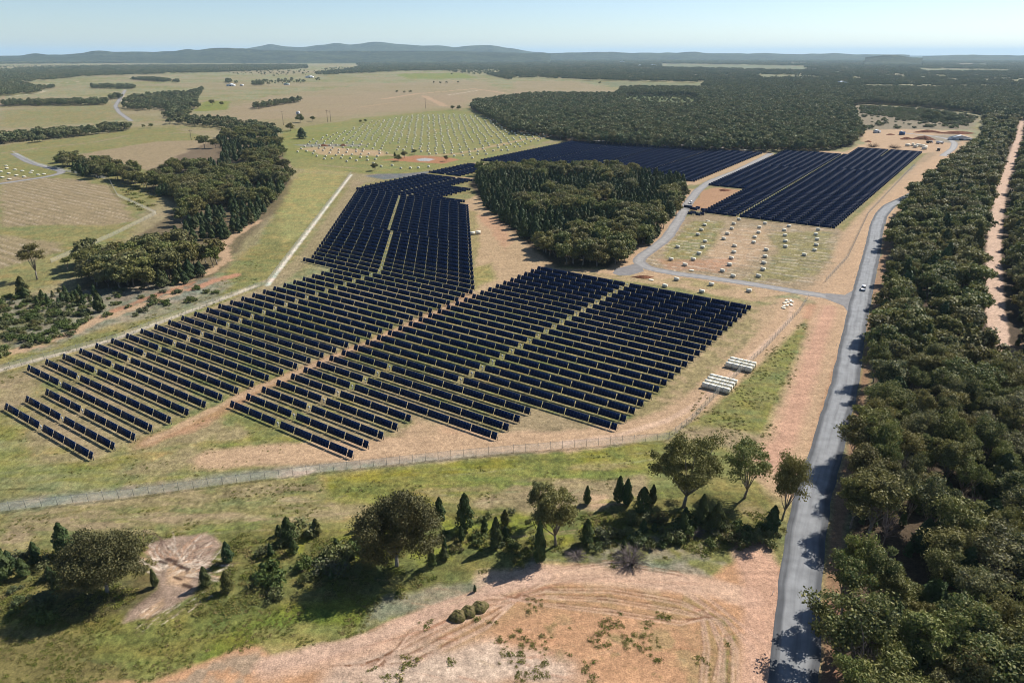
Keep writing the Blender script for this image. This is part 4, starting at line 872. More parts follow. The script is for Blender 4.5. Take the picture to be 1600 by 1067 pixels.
# remaining woods (far)
MAINF = [(738, 172), (800, 208), (850, 214), (897, 224), (960, 229), (1100, 238), (1200, 238), (1290, 238), (1330, 229), (1347, 212), (1338, 195), (1330, 175), (1328, 166), (1360, 163), (1460, 170), (1535, 180), (1545, 188), (1700, 190), (1700, 141), (970, 141), (970, 146), (960, 152), (830, 152), (740, 165)]
EXF = [[(975, 150), (1090, 152), (1092, 172), (1030, 170), (975, 166)]]
add_stuff('north_forest', scatter(EXF[0], 17, .5, seed=62), 4, 9, [5, 6, 7], 13); add_stuff('north_forest', scatter(MAINF, 7.4, .45, EXF, seed=61), 7, 15.5, [5, 6, 7], 10)
LINES = [([(395, 128), (470, 126), (478, 130), (400, 134)], 'hedge', 24), ([(360, 106), (480, 102), (482, 108), (400, 112)], 'hedge', 18), ([(500, 108), (620, 104), (640, 112), (520, 116)], 'hedge', 36), ([(0, 104), (300, 101), (300, 105), (0, 110)], 'hedge', 50), ([(680, 110), (800, 105), (800, 117), (740, 118)], 'hedge', 28), ([(310, 112), (400, 110), (500, 112), (480, 120), (380, 118)], 'hedge', 60), ([(1090, 128), (1300, 118), (1300, 128), (1150, 135)], 'hedge', 30),
    ([(5, 167), (5, 163), (168, 160), (168, 165)], 'hedge', 7), ([(172, 157), (172, 154), (190, 152), (190, 155)], 'hedge', 7), ([(143, 139), (143, 136), (212, 136), (210, 140)], 'hedge', 8),
    ([(203, 125), (240, 124), (280, 128), (280, 130), (240, 128)], 'hedge', 8), ([(190, 161), (215, 152), (300, 146), (318, 141), (308, 160), (312, 170), (280, 176), (250, 172)], 'hedge', 9),
    ([(190, 172), (190, 168), (235, 170), (235, 174)], 'hedge', 8), ([(262, 195), (268, 186), (330, 190), (400, 196), (435, 206), (435, 216), (380, 210), (330, 200)], 'hedge', 9),
    ([(-80, 228), (-80, 222), (0, 220), (55, 214), (100, 210), (205, 200), (205, 204), (100, 217), (55, 224)], 'hedge', 6), ([(397, 172), (397, 168), (470, 158), (470, 160)], 'hedge', 7), ([(255, 185), (262, 175), (300, 176), (290, 188)], 'hedge', 9),
    ([(760, 117), (790, 116), (800, 120), (800, 126), (780, 122)], 'hedge', 9), ([(395, 134), (395, 130), (412, 131), (412, 134)], 'hedge', 9), ([(353, 130), (353, 127), (362, 127), (362, 130)], 'hedge', 8),
    ([(1440, 188), (1440, 180), (1500, 186), (1490, 194)], 'hedge', 9), ([(58, 142), (58, 139), (86, 137), (86, 139)], 'hedge', 9)]
for i, (P_, _, sp_) in enumerate(LINES):
    a_ = scatter(P_, sp_, .5, seed=80 + i); a_ = a_[fbm(a_[:, 0], a_[:, 1], 30, 90) > (.36 if sp_ < 12 else .45)]
    add_stuff('tree_belts', a_, 5, 13, [5, 6, 7], 20 + i)
# single paddock trees
SING = [(620, 146, 8, 'dark tree at the left end of the paddock clump of three by the pale track'), (632, 147, 8, 'middle dark tree of the paddock clump of three by the pale track'), (641, 146, 8, 'right dark tree of the paddock clump of three by the pale track'), (678, 131, 9, 'left tree of the hilltop clump right of centre'), (688, 132, 10, 'tallest tree of the hilltop clump right of centre'), (698, 131, 8, 'right tree of the hilltop clump right of centre'), (716, 131, 9, 'lone round tree just right of the hilltop clump'),
        (707, 172, 9, 'left half of the round tree pair above the box field'), (717, 172, 9, 'right half of the round tree pair above the box field'), (706, 118, 12, 'spreading tree on the bright green paddock'), (740, 117, 10, 'lone tree right of the bright green paddock'), (469, 192, 14, 'tall narrow tree beside the small white hut'), (489, 190, 9, 'pale thin tree right of the small white hut'),
        (454, 205, 12, 'bushy grey tree left of the conical cypress'), (320, 232, 16, 'large spreading gum tree alone on the brown paddock edge'), (337, 232, 12, 'smaller gum tree beside the large spreading paddock gum'), (332, 165, 13, 'left tree of two on the light green paddock'), (347, 166, 10, 'right round tree of two on the light green paddock'),
        (357, 131, 13, 'left tree of the farmhouse pair'), (370, 133, 15, 'right tall tree of the farmhouse pair'), (398, 135, 13, 'tree right of the white farmhouse'), (420, 134, 13, 'tree left of the green roofed shed'), (497, 128, 16, 'dense tree in front of the long white shed'), (456, 126, 13, 'brown tree left of the long white shed'), (428, 121, 12, 'dark tree on the bare rise behind the farm'), (470, 131, 7, 'low bush right of the green roofed shed'),
        (38, 213, 9, 'dark tree standing up out of the left hedge line'), (62, 167, 8, 'round tree in front of the far hedge'), (225, 201, 6, 'left small tree of two past the hedge end'), (236, 200, 7, 'right small tree of two past the hedge end'), (622, 247 + 5, 7, 'left dark tree at the dam'), (632, 247, 8, 'thin tree behind the dam bank'), (648, 242, 6, 'small cypress behind the dam'), (697, 252, 6, 'bush at the right end of the dam'),
        (586, 267, 8, 'pale grey tree on bright grass above the gravel pad'), (564, 193, 6, 'left dark bush of the pair above the box field'), (571, 192, 6, 'right dark bush of the pair above the box field'), (937, 132, 9, 'lone dark tree on the far pale strip'), (1462, 188, 14, 'tall tree in the clearing beyond the compound'), (1372, 195, 7, 'low dark bush beside the compound clearing')]
for (a, b_, h_, tx) in SING:
    g = G(a, b_); put_tree('far' if b_ < 150 else 'mid', g[0], g[1], h_, tx, None, 1.15)
g = G(472, 217); put_tree('cyp', g[0], g[1], height_for(472, 217, 200), 'lone dark conical cypress at the corner of the box field', None, 1.5, 2)
for i, (a, b_, t_) in enumerate([(38, 468, 432), (40, 470, 448), (157, 492, 455), (92, 462, 450), (617, 250, 238)]):
    hand('cyp', a + 0, b_ - 5, t_, ['dark cypress pine at the left picture edge above the scrub', 'broad cypress pine beside the scrub edge', 'blue green cypress pine standing in the creek scrub', 'small cypress on the grey creek flat', 'dark cypress left of the dam'][i], 1.2)
TUFT = []
for s in range(2):
    rg = np.random.default_rng(500 + s); P = rg.normal(size=(46, 3)) * np.array([.28, .28, .1]); P[:, 2] = np.abs(P[:, 2]) + .04
    V_, F_ = leafq(P, rg.normal(size=(46, 3)) + np.array([0, 0, 1.2]), .085, rg, .8); TUFT.append(mesh_np('tussock', V_, F_, [m_tuft]))
def tufts(poly, spacing, seed, thr, smin, smax, v=None):
    thr += .1; a_ = scatter(poly, spacing, .5, ex=[[(225, 848), (325, 828), (350, 850), (320, 900), (300, 930), (240, 965), (190, 975), (200, 955), (250, 920), (240, 880)]], seed=seed); a_ = a_[vnoise(a_[:, 0], a_[:, 1], 5, seed) * .6 + vnoise(a_[:, 0], a_[:, 1], 1.7, seed + 1) * .4 > thr]
    rg = np.random.default_rng(seed); stuff_pts.setdefault('grass_tussocks', []).append((a_, rg.uniform(smin, smax, len(a_)), rg.choice([8, 9], len(a_))))
tufts([(0, 975), (300, 965), (640, 935), (780, 890), (960, 885), (1170, 865), (1230, 850), (1230, 800), (900, 800), (640, 850), (400, 820), (0, 870)], 1.0, 601, .47, .6, 1.5)
tufts([(-100, 1150), (-100, 950), (0, 970), (300, 965), (600, 930), (560, 1000), (350, 1020), (200, 1080)], .8, 602, .44, .3, .8)
tufts([(0, 870), (0, 810), (400, 760), (1040, 700), (1010, 760), (640, 800), (400, 815)], 1.3, 603, .56, .3, .8)
tufts([(560, 1067), (620, 980), (850, 930), (1130, 950), (1150, 1067)], 1.1, 604, .58, .4, 1.2)
tufts([(0, 640), (120, 700), (330, 650), (520, 720), (300, 760), (0, 780)], 1.8, 605, .56, .3, .7)
tufts([(1100, 610), (1200, 545), (1258, 500), (1265, 530), (1222, 640), (1205, 690), (1130, 690), (1060, 672)], 1.5, 606, .42, .4, 1.0)
tufts([(330, 500), (0, 600), (0, 545), (200, 510), (330, 450), (420, 380), (400, 440)], 2.2, 607, .5, .5, 1.2)
tufts([(180, 300), (225, 285), (250, 320), (215, 330)], 4, 608, .5, 2, 4)
add_stuff('clearing_scrub', scatter([(1345, 166), (1450, 171), (1528, 184), (1510, 198), (1440, 190), (1345, 178)], 9, .5, seed=91), 1.5, 4.5, [4], 60); add_stuff('clearing_scrub', scatter([(1345, 178), (1510, 196), (1490, 203), (1350, 203)], 26, .5, seed=92), 1.5, 5, [4], 61)
rgs = np.random.default_rng(5)
# very far forests: clumps
FARR = [(975, 141), (1700, 141), (2100, 141), (2100, 89.5), (780, 89.5), (780, 112), (800, 122), (900, 125), (960, 131), (1100, 137)]
EXR = [[(905, 126), (1100, 130), (1100, 141), (960, 141)], [(1030, 100), (1260, 104), (1262, 111), (1030, 107)], [(1350, 134), (1560, 138), (1560, 145), (1350, 142)], [(1180, 118), (1260, 119), (1290, 124), (1200, 125)], [(1430, 108), (1580, 110), (1580, 114), (1440, 113)], [(1485, 100), (1550, 102), (1540, 104), (1490, 103)]]
LFAR = [[(-300, 150), (-300, 111), (0, 111), (100, 106), (250, 104), (380, 102.5), (475, 103), (478, 106), (380, 113), (200, 118), (130, 121), (30, 131), (60, 140), (62, 147), (0, 151)],
        [(-500, 100.5), (-500, 89.5), (800, 89.5), (800, 107), (760, 110), (700, 111), (620, 112), (560, 116), (500, 119), (495, 115), (540, 111), (560, 107), (560, 98), (475, 98.5), (400, 98.5), (250, 99), (0, 101)]]
def far_fill(poly, ex, seed):
    out = []
    P = S(poly); lo = P.min(0); hi = P.max(0)
    X, Y = rgs.uniform(lo[0], hi[0], 700000), rgs.uniform(lo[1], hi[1], 700000)
    k = inpoly(X, Y, P)
    for e in ex: k &= ~inpoly(X, Y, S(e))
    X, Y = X[k], Y[k]; D = np.hypot(X, Y); area = (hi - lo).prod() / 700000
    sp_ = np.clip(D / 100, 17, 95) ** 2 / 1.0
    ke = rgs.uniform(0, 1, len(X)) < area / sp_ * np.clip((fbm(X, Y, 500, 71) - .22) * 6, .25, 1)
    return np.stack([X[ke], Y[ke]], -1)
fc = [far_fill(FARR, EXR, 1)] + [far_fill(p, [], 2) for p in LFAR]
fcp = np.concatenate(fc)
fD = np.hypot(fcp[:, 0], fcp[:, 1]); fcs = np.clip(fD / 3500, 1, 2.6)

# geometry nodes that plant the crowns on points
def gn_forest(name, P, Hs, Vr, sources, label, cat='trees', sxy=None):
    me = mesh_np(name, np.c_[P, np.zeros(len(P))], []) if False else bpy.data.meshes.new(name)
    me.vertices.add(len(P)); me.vertices.foreach_set('co', np.c_[P, np.zeros(len(P))].astype(np.float32).ravel())
    for nm, arr, ty in (('hs', Hs, 'FLOAT'), ('vr', Vr, 'INT'), ('rz', np.random.default_rng(1).uniform(0, 6.28, len(P)), 'FLOAT'), ('wx', sxy if sxy is not None else np.ones(len(P)), 'FLOAT')):
        a = me.attributes.new(nm, ty, 'POINT'); a.data.foreach_set('value', np.asarray(arr, np.float32 if ty == 'FLOAT' else np.int32))
    o = obj(name, me); tag(o, label, cat, None, 'stuff')
    ng = bpy.data.node_groups.new(name, 'GeometryNodeTree'); ng.interface.new_socket('Geometry', in_out='INPUT', socket_type='NodeSocketGeometry'); ng.interface.new_socket('Geometry', in_out='OUTPUT', socket_type='NodeSocketGeometry')
    N = ng.nodes; L = ng.links; gi = N.new('NodeGroupInput'); go = N.new('NodeGroupOutput'); jn = N.new('GeometryNodeJoinGeometry')
    def attr(nm, ty='FLOAT'): a = N.new('GeometryNodeInputNamedAttribute'); a.data_type = ty; a.inputs[0].default_value = nm; return a.outputs[0]
    ah = attr('hs'); ar = attr('rz'); av = attr('vr', 'INT'); aw = attr('wx')
    mw = N.new('ShaderNodeMath'); mw.operation = 'MULTIPLY'; L.new(ah, mw.inputs[0]); L.new(aw, mw.inputs[1])
    cx = N.new('ShaderNodeCombineXYZ'); L.new(mw.outputs[0], cx.inputs[0]); L.new(mw.outputs[0], cx.inputs[1]); L.new(ah, cx.inputs[2])
    cr = N.new('ShaderNodeCombineXYZ'); L.new(ar, cr.inputs[2])
    for v, src in sources.items():
        for so_ in (src if isinstance(src, (list, tuple)) else [src]):
            oi = N.new('GeometryNodeObjectInfo'); oi.inputs[0].default_value = so_; oi.transform_space = 'ORIGINAL'; oi.inputs['As Instance'].default_value = True
            cp = N.new('FunctionNodeCompare'); cp.data_type = 'INT'; cp.operation = 'EQUAL'; L.new(av, cp.inputs[2]); cp.inputs[3].default_value = v
            ip = N.new('GeometryNodeInstanceOnPoints'); L.new(gi.outputs[0], ip.inputs[0]); L.new(cp.outputs[0], ip.inputs['Selection']); L.new(oi.outputs['Geometry'], ip.inputs['Instance'])
            L.new(cr.outputs[0], ip.inputs['Rotation']); L.new(cx.outputs[0], ip.inputs['Scale']); L.new(ip.outputs[0], jn.inputs[0])
    L.new(jn.outputs[0], go.inputs[0]); md_ = o.modifiers.new('plants', 'NODES'); md_.node_group = ng
    return o
def find_child(me_):
    for o in root.objects:
        if o.type == 'MESH' and o.data == me_: return o
    return None
def raw(me_):                                                    # unlinked carrier object holding mesh data for the node group
    o = bpy.data.objects.new('plant_source', me_); return o
src_cache = {}
def srcof(me_):
    if me_.as_pointer() not in src_cache: src_cache[me_.as_pointer()] = find_child(me_) or raw(me_)
    return src_cache[me_.as_pointer()]
SRC = {0: [srcof(MIDC[0]), srcof(FART)], 1: [srcof(MIDC[1]), srcof(FART)], 2: [srcof(MIDC[2]), srcof(FART)], 3: srcof(MIDY), 4: srcof(SHR[1]), 5: [srcof(FARC[0]), srcof(FART)], 6: [srcof(FARC[1]), srcof(FART)], 7: [srcof(FARC[2]), srcof(FART)], 8: srcof(TUFT[0]), 9: srcof(TUFT[1])}
NRM = {0: 12., 1: 12., 2: 12., 3: 8.5, 4: 1.7, 5: 12., 6: 12., 7: 12., 8: 1., 9: 1.}
LBL = {'roadside_forest': 'dense mass of gum trees filling the right side beyond the nearest trees', 'central_wood': 'mass of mixed gums and cypress in the wood between the arrays',
       'creek_wood': 'mass of dark trees winding along the creek at left', 'creek_scrub': 'grey green scrub covering the creek flat at lower left', 'north_forest': 'broad forest block behind the far solar arrays',
       'tree_belts': 'rows and belts of dark trees between the distant paddocks', 'grass_tussocks': 'small tussocks and weeds dotting the rough grass and bare soil', 'clearing_scrub': 'low green scrub in the clearing beyond the compound'}
for key, lst in stuff_pts.items():
    P = np.concatenate([a[0] for a in lst]); hh = np.concatenate([a[1] for a in lst]); vv = np.concatenate([a[2] for a in lst]).astype(int)
    hs = hh / np.array([NRM[v] for v in vv]); used = sorted(set(vv.tolist()))
    gn_forest(key, P, hs, vv, {v: SRC[v] for v in used}, LBL[key], sxy=np.random.default_rng(2).uniform(.9, 1.25, len(P)))
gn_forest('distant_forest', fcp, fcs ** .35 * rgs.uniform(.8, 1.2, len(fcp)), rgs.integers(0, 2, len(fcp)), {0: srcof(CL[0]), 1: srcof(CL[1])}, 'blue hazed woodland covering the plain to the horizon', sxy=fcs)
# trunks scattered on far paddocks
# ------------------------------------------------------------------ hills
m_hill = mat('wooded_hills', A_(70, 80, 56), .9, .05, noise=[(.0035, A_(44, 54, 38), .4, .6), (.02, A_(110, 112, 80), .5, .75)])
def ridge(name, prof, D, depth, y0=None):
    xs = np.array([p[0] for p in prof], float); ys = np.array([p[1] for p in prof], float)
    X_ = np.linspace(xs[0], xs[-1], int((xs[-1] - xs[0]) / 2.5)); yy = np.interp(X_, xs, ys); k_ = np.ones(5) / 5; yy = np.convolve(np.pad(yy, 2, 'edge'), k_, 'valid')
    yy = yy - (vnoise(X_, X_ * 0, 14, 5) - .5) * 1.0
    kk = (yy - CY) / FPX; nrow = 36; V_ = []
    for j in range(nrow):
        t = j / (nrow - 1); Y_ = D - depth / 2 + depth * t
        prof_t = max(0, math.sin(math.pi * t)) ** 1.2
        hz = H - D * (sn + kk * cs) / (cs - kk * sn)
        x = (X_ - CX) / FPX * (D * cs + H * sn) * (Y_ / D)
        z = np.maximum(hz, 0) * prof_t * (1 - .32 * (vnoise(x, x * 0 + Y_, 420, 6)) * (1 - abs(2 * t - 1) ** 8 * 0) * (abs(t - .5) > .03)) - 1
        V_.append(np.stack([x, np.full_like(x, Y_), z], -1))
    V_ = np.stack(V_); n_ = len(X_); id_ = np.arange(nrow * n_).reshape(nrow, n_)
    Q_ = np.stack([id_[:-1, :-1], id_[:-1, 1:], id_[1:, 1:], id_[1:, :-1]], -1).reshape(-1, 4)
    tag(obj(name, mesh_np(name, V_.reshape(-1, 3), Q_, [m_hill], True)), kind='structure')
ridge('hills', [(330, 84), (360, 80), (385, 77), (400, 74), (425, 69), (445, 73), (470, 74.5), (500, 71), (515, 69), (530, 67.5), (550, 71), (560, 69), (575, 67), (592, 65.5), (620, 69), (660, 72), (690, 71), (712, 75), (735, 71.5), (765, 71), (800, 76), (830, 81), (870, 84)], 14500, 5000)
ridge('hills', [(-300, 86), (0, 88), (35, 87), (58, 83.5), (75, 85.5), (100, 86), (130, 83), (160, 78.5), (180, 82), (215, 81), (240, 81.5), (280, 80), (297, 77), (310, 79), (335, 76), (360, 75), (380, 76), (420, 79), (480, 80), (600, 80), (700, 80), (780, 82), (860, 84)], 9800, 3600)
ridge('hills', [(780, 84), (860, 83), (905, 82.5), (950, 81.5), (990, 83), (1060, 82.5), (1085, 81.5), (1110, 83.5), (1160, 84), (1190, 83.5), (1250, 85), (1285, 84), (1302, 83), (1330, 85.5), (1420, 86)], 12500, 3500)
ridge('hills', [(1350, 90), (1368, 88), (1385, 86.3), (1400, 87), (1415, 89.5), (1440, 91)], 7200, 1200)
ridge('hills', [(1440, 88), (1500, 86), (1600, 87), (1700, 87)], 11000, 2500)

# ------------------------------------------------------------------ fences
m_mesh = bpy.data.materials.new('chain_link'); m_mesh.use_nodes = True; n = m_mesh.node_tree; L = n.links; b = n.nodes['Principled BSDF']
b.inputs['Base Color'].default_value = (*A_(250, 242, 222, .85), 1); b.inputs['Roughness'].default_value = .6; b.inputs['Alpha'].default_value = .3
tr = n.nodes.new('ShaderNodeBsdfTranslucent'); tr.inputs[0].default_value = (.75, .75, .72, 1); tp = n.nodes.new('ShaderNodeBsdfTransparent'); m1 = n.nodes.new('ShaderNodeMixShader'); m1.inputs[0].default_value = .22; m2_ = n.nodes.new('ShaderNodeMixShader'); m2_.inputs[0].default_value = .5
L.new(tp.outputs[0], m1.inputs[1]); L.new(tr.outputs[0], m1.inputs[2]); L.new(m1.outputs[0], m2_.inputs[1]); L.new(b.outputs[0], m2_.inputs[2]); L.new(m2_.outputs[0], n.nodes['Material Output'].inputs[0])
m_post = mat('fence_steel', A_(150, 152, 148), .6, .3)
def fence(pts_, label, ht=2.3):
    P = S(pts_); t = thing('chain_link_fence', label, 'fence', (P[0][0], P[0][1], 0)); o0 = P[0]
    P = P - o0; seg = np.hypot(*np.diff(P, axis=0).T); tt = np.concatenate([[0], np.cumsum(seg)])
    sp_ = max(3.4, tt[-1] / 96); N_ = int(tt[-1] / sp_) + 1; ps = np.linspace(0, tt[-1], N_); Q_ = np.stack([np.interp(ps, tt, P[:, 0]), np.interp(ps, tt, P[:, 1])], -1)
    mb = MB()
    for i in range(N_ - 1):
        a, c = Q_[i], Q_[i + 1]; mb.add([[a[0], a[1], .05], [c[0], c[1], .05], [c[0], c[1], ht], [a[0], a[1], ht]], [[0, 1, 2, 3]])
    obj('wire_mesh', mb.mesh('wire_mesh', [m_mesh]), t)
    mb = MB(); mb.tube(np.c_[Q_, np.full(N_, ht)], .03, 4); obj('top_rail', mb.mesh('top_rail', [m_post]), t)
    mb = MB(); mb.tube([[0, 0, 0], [0, 0, ht + .35]], .045, 5); pm = mb.mesh('post', [m_post])
    for q in Q_[:98]: obj('post', pm, t, (q[0], q[1], 0))
fence([(-60, 806), (0, 799), (95, 788), (200, 777), (400, 750), (480, 740), (600, 727), (700, 716), (800, 707), (900, 699), (1045, 687)], 'long pale chain link fence crossing the foreground left to right')
fence([(1045, 687), (1080, 659), (1130, 608), (1200, 541), (1250, 487), (1262, 468)], 'greenish chain link fence running up past the white stacks')
fence([(1290, 441), (1325, 403), (1357, 334), (1430, 257)], 'chain link fence between the far right array and the road')
fence([(549, 272), (418, 444)], 'bright white fence line running straight beside the long left array')
fence([(418, 444), (300, 487), (180, 532), (37, 570), (-40, 592)], 'low pale fence curving along the outer edge of the left array')
fence([(20, 239), (60, 258), (110, 270), (170, 281), (184, 307), (245, 335), (175, 370), (80, 411)], 'zigzag pale fence around the far left pile field')

# ------------------------------------------------------------------ pallets of modules
m_wrap = mat('cream_wrap', A_(246, 240, 218, .85), .6, .3, noise=[(2, A_(235, 226, 200, .8), .5, .8)])
m_wood = mat('pallet_wood', A_(150, 120, 90), .8)
mb = MB(); mb.box((0, 0, .78), (2.3, 1.15, 1.2), 0, .97); mb.box((0, 0, 1.4), (2.36, 1.2, .06)); mb.box((.35, 0, .78), (.05, 1.19, 1.26)); mb.box((-.35, 0, .78), (.05, 1.19, 1.26)); crate_me = mb.mesh('carton', [m_wrap])
mb = MB()
for y in (-.5, 0, .5): mb.box((0, y, .06), (2.3, .1, .12))
for x in np.linspace(-1.05, 1.05, 7): mb.box((x, 0, .145), (.14, 1.1, .04))
pal_me = mb.mesh('pallet', [m_wood])
def crate(X, Y, rz, label, group, s=1.0, zs=1.0, parts=True):
    t = thing('module_crate', label, 'crate', (X, Y, 0), rz, group, (s, s, s * zs)); obj('carton', crate_me, t)
    if parts: obj('pallet', pal_me, t)
A = [(850, 115, .3), (805, 175), (765, 235), (722, 295), (810, 380), (780, 455), (735, 530), (665, 605), (560, 675), (470, 450), (385, 605), (645, 735, .3), (1235, 105), (1170, 158), (1145, 220), (1090, 283), (1045, 348), (1560, 155), (1490, 205), (1480, 268), (1432, 328), (1418, 392), (1180, 437), (1170, 515), (1140, 590), (1118, 672), (1028, 750), (1575, 485), (1560, 570), (1545, 650), (1535, 730), (1480, 815), (1160, 815), (455, 855), (140, 855, .3), (890, 920), (310, 940), (770, 1010), (1360, 1000)]
B = [(500, 190), (440, 240), (450, 305), (455, 378), (455, 445), (865, 232), (835, 292), (850, 355), (840, 425), (820, 490), (690, 548)]
LA = [(1000 + p[0] / 8, 330 + p[1] / 8 + 1.2, p[2] if len(p) > 2 else 1) for p in A] + [(1170 + p[0] / 8, 330 + p[1] / 8 + 1.2, 1) for p in B]
for i, (a, b_, zz) in enumerate(LA):
    g = G(a, b_); col = sum(1 for q in LA if q[1] > b_)
    crate(g[0], g[1], ROT + random.uniform(-.1, .1), 'cream %s crate, %s from the front in the right pile field' % ('flat opened' if zz < 1 else 'wrapped', nth(col)), 'cream crates in the right box field', .98, zz)
for nm, (a, b_), nx1, ny1, txt in (('p1', (1124, 603), 4, 4, 'nearer stack beside the greenish fence'), ('p2', (1157, 573), 4, 3, 'farther stack beside the greenish fence')):
    g = G(a, b_)
    for i in range(nx1):
        for j in range(ny1):
            p = g + RV * ((i - (nx1 - 1) / 2) * -2.25) + QV * ((j - (ny1 - 1) / 2) * 2.5)
            crate(p[0], p[1], ROT + random.uniform(-.04, .04), 'white crate, %s along, %s row, %s' % (nth(i), nth(j), txt), txt, .95, 1.25)
for i in range(9):
    a, b_ = [(1225, 478), (1230, 477), (1236, 476), (1226, 473), (1231, 472), (1237, 471), (1229, 469), (1235, 469), (1224, 481)][i]
    g = G(a, b_ + 1); crate(g[0], g[1], random.uniform(0, 3), 'white bundle %s from the front in the untidy pile beside the gravel road' % nth(i), 'untidy white bundles by the gravel road', .75, .4)
for i, (a, b_) in enumerate([(738, 367), (747, 366)]):
    g = G(a, b_); crate(g[0], g[1], .2, ['left of two long white crates on the bare ground between arrays', 'right of two long white crates on the bare ground between arrays'][i], None, 1.3, 1.0)
FB = [(472, 226), (500, 214), (545, 203), (575, 191), (640, 181), (700, 178), (770, 184), (820, 195), (868, 208), (860, 216), (790, 238), (720, 252), (640, 268), (560, 256), (495, 250), (458, 236)]
Pf = S(FB); fr = Pf @ RV; fq = Pf @ QV; k = 0
cand = []
for i in range(-60, 60):
    for j in range(-60, 60):
        p = Pf.mean(0) + np.array([8.6 * i - 2.6 * j, 23.0 * j + 3.2 * i]) + np.array([random.uniform(-1.3, 1.3), random.uniform(-3, 3)])
        if inpoly(np.array([p[0]]), np.array([p[1]]), Pf)[0] and random.random() > .06 and not inpoly(np.array([p[0]]), np.array([p[1]]), S([(590, 245), (620, 240), (695, 243), (715, 252), (680, 262), (600, 258)]))[0]: cand.append(p)
cand.sort(key=lambda c: c[1]); NF = 185
for p in cand[:NF]:
    crate(p[0], p[1], ROT, 'small white crate in the nearer half of the far green box field', 'white crates in the nearer half of the far box field', 1.0, 1.15, False)
mbf = MB()
for p in cand[NF:]: mbf.box((p[0], p[1], .85), (2.3, 1.15, 1.55), ROT, .97)
tag(obj('distant_crates', mbf.mesh('distant_crates', [m_wrap])), 'hundreds of tiny white crates dotting the back of the far box field', 'crates', None, 'stuff')
for n_, (a, b_) in enumerate([(10, 260), (11, 264), (24, 266), (35, 268), (50, 268), (48, 271), (2, 269), (14, 272), (26, 275), (38, 277), (60, 274), (69, 273), (4, 278), (15, 281)]):
    g = G(a, b_); crate(g[0], g[1], ROT, 'pale flat crate in the small plot at the far left edge', 'pale crates in the far left plot', 1.6, .4, False)

# ------------------------------------------------------------------ vehicles
m_white = mat('white_paint', A_(240, 240, 240, .8), .35, .5); m_glass = mat('dark_glass', (.02, .025, .03), .1, .5); m_tyre = mat('tyre_rubber', (.02, .02, .02), .9); m_lamp = mat('lamp_lens', A_(220, 60, 40), .3); m_hl = mat('headlight_glass', A_(230, 230, 235), .2); m_blue = mat('blue_paint', A_(80, 120, 180), .5); m_dark = mat('dark_paint', A_(60, 58, 56), .6); m_green = mat('green_sheet', A_(70, 140, 110), .6); m_roof = mat('tin_roof', A_(235, 238, 240, .8), .4, .5)
def bevel_prism(prof, y, name, m):
    mb = MB(); k = .9; n_ = len(prof); c = np.mean(prof, axis=0)
    mb.prism(prof, -y, y); me_ = mb.mesh(name, [m]); return me_
def car(a, b_, heading, label, ute=False):
    g = G(a, b_); t = thing('parked_car' if False else 'car', label, 'car', (g[0], g[1], .03), heading)
    # length along x, front = +x
    body = [(-2.45, .38), (-2.5, .75), (-2.42, 1.05), (1.0, 1.08), (2.2, .98), (2.45, .75), (2.42, .38)]
    obj('body', bevel_prism(body, .93, 'body', m_white), t)
    cab = [(-2.2 if not ute else -.9, 1.06), (-1.95 if not ute else -.7, 1.72), (.35, 1.78), (1.1, 1.07)]
    mb = MB(); P1 = [[p[0], -.9 + (.16 if p[1] > 1.5 else 0), p[1]] for p in cab] + [[p[0], .9 - (.16 if p[1] > 1.5 else 0), p[1]] for p in cab]
    mb.add(P1, [[0, 1, 2, 3], [7, 6, 5, 4], [0, 4, 5, 1], [2, 6, 7, 3], [1, 5, 6, 2]]); ca_ = obj('cabin', mb.mesh('cabin', [m_glass]), t)
    mb = MB(); x0 = cab[1][0]; mb.box(((x0 + .35) / 2, 0, 1.79), (.35 - x0 + .1, 1.5, .07)); obj('roof', mb.mesh('roof', [m_white]), t)
    for s_ in (-1, 1):
        mb = MB(); mb.box((0.2, s_ * .86, 1.4), (.08, .06, .66)); mb.box((-.75, s_ * .86, 1.4), (.1, .06, .66)); obj('pillar', mb.mesh('pillar', [m_white]), t)
        mb = MB(); mb.box((2.44, s_ * .68, .78), (.06, .36, .2)); obj('headlight', mb.mesh('headlight', [m_hl]), t)
        mb = MB(); mb.box((-2.5, s_ * .78, .85), (.05, .2, .3)); obj('tail_light', mb.mesh('tail_light', [m_lamp]), t)
        for x in (-1.5, 1.55):
            mb = MB(); mb.tube([[0, -.13, 0], [0, .13, 0]], .38, 16); w_ = obj('wheel', mb.mesh('wheel', [m_tyre]), t, (x, s_ * .85, .38))
            mb = MB(); mb.tube([[0, s_ * .12, 0], [0, s_ * .15, 0]], .2, 12); obj('rim', mb.mesh('rim', [m_steel]), w_)
    if ute:
        mb = MB(); mb.box((-1.75, 0, 1.1), (1.35, 1.5, .06)); obj('tray_liner', mb.mesh('tray_liner', [m_dark]), t)
g1, g2 = G(1347, 451), G(1341, 480); car(1348.5, 453, math.atan2(*(g2 - g1)[::-1]), 'white four wheel drive on the grey road near the junction')
g1, g2 = G(1079, 318), G(1066, 340); car(1079, 318, math.atan2(*(g2 - g1)[::-1]), 'white ute driving down the gravel road beside the wood', True)
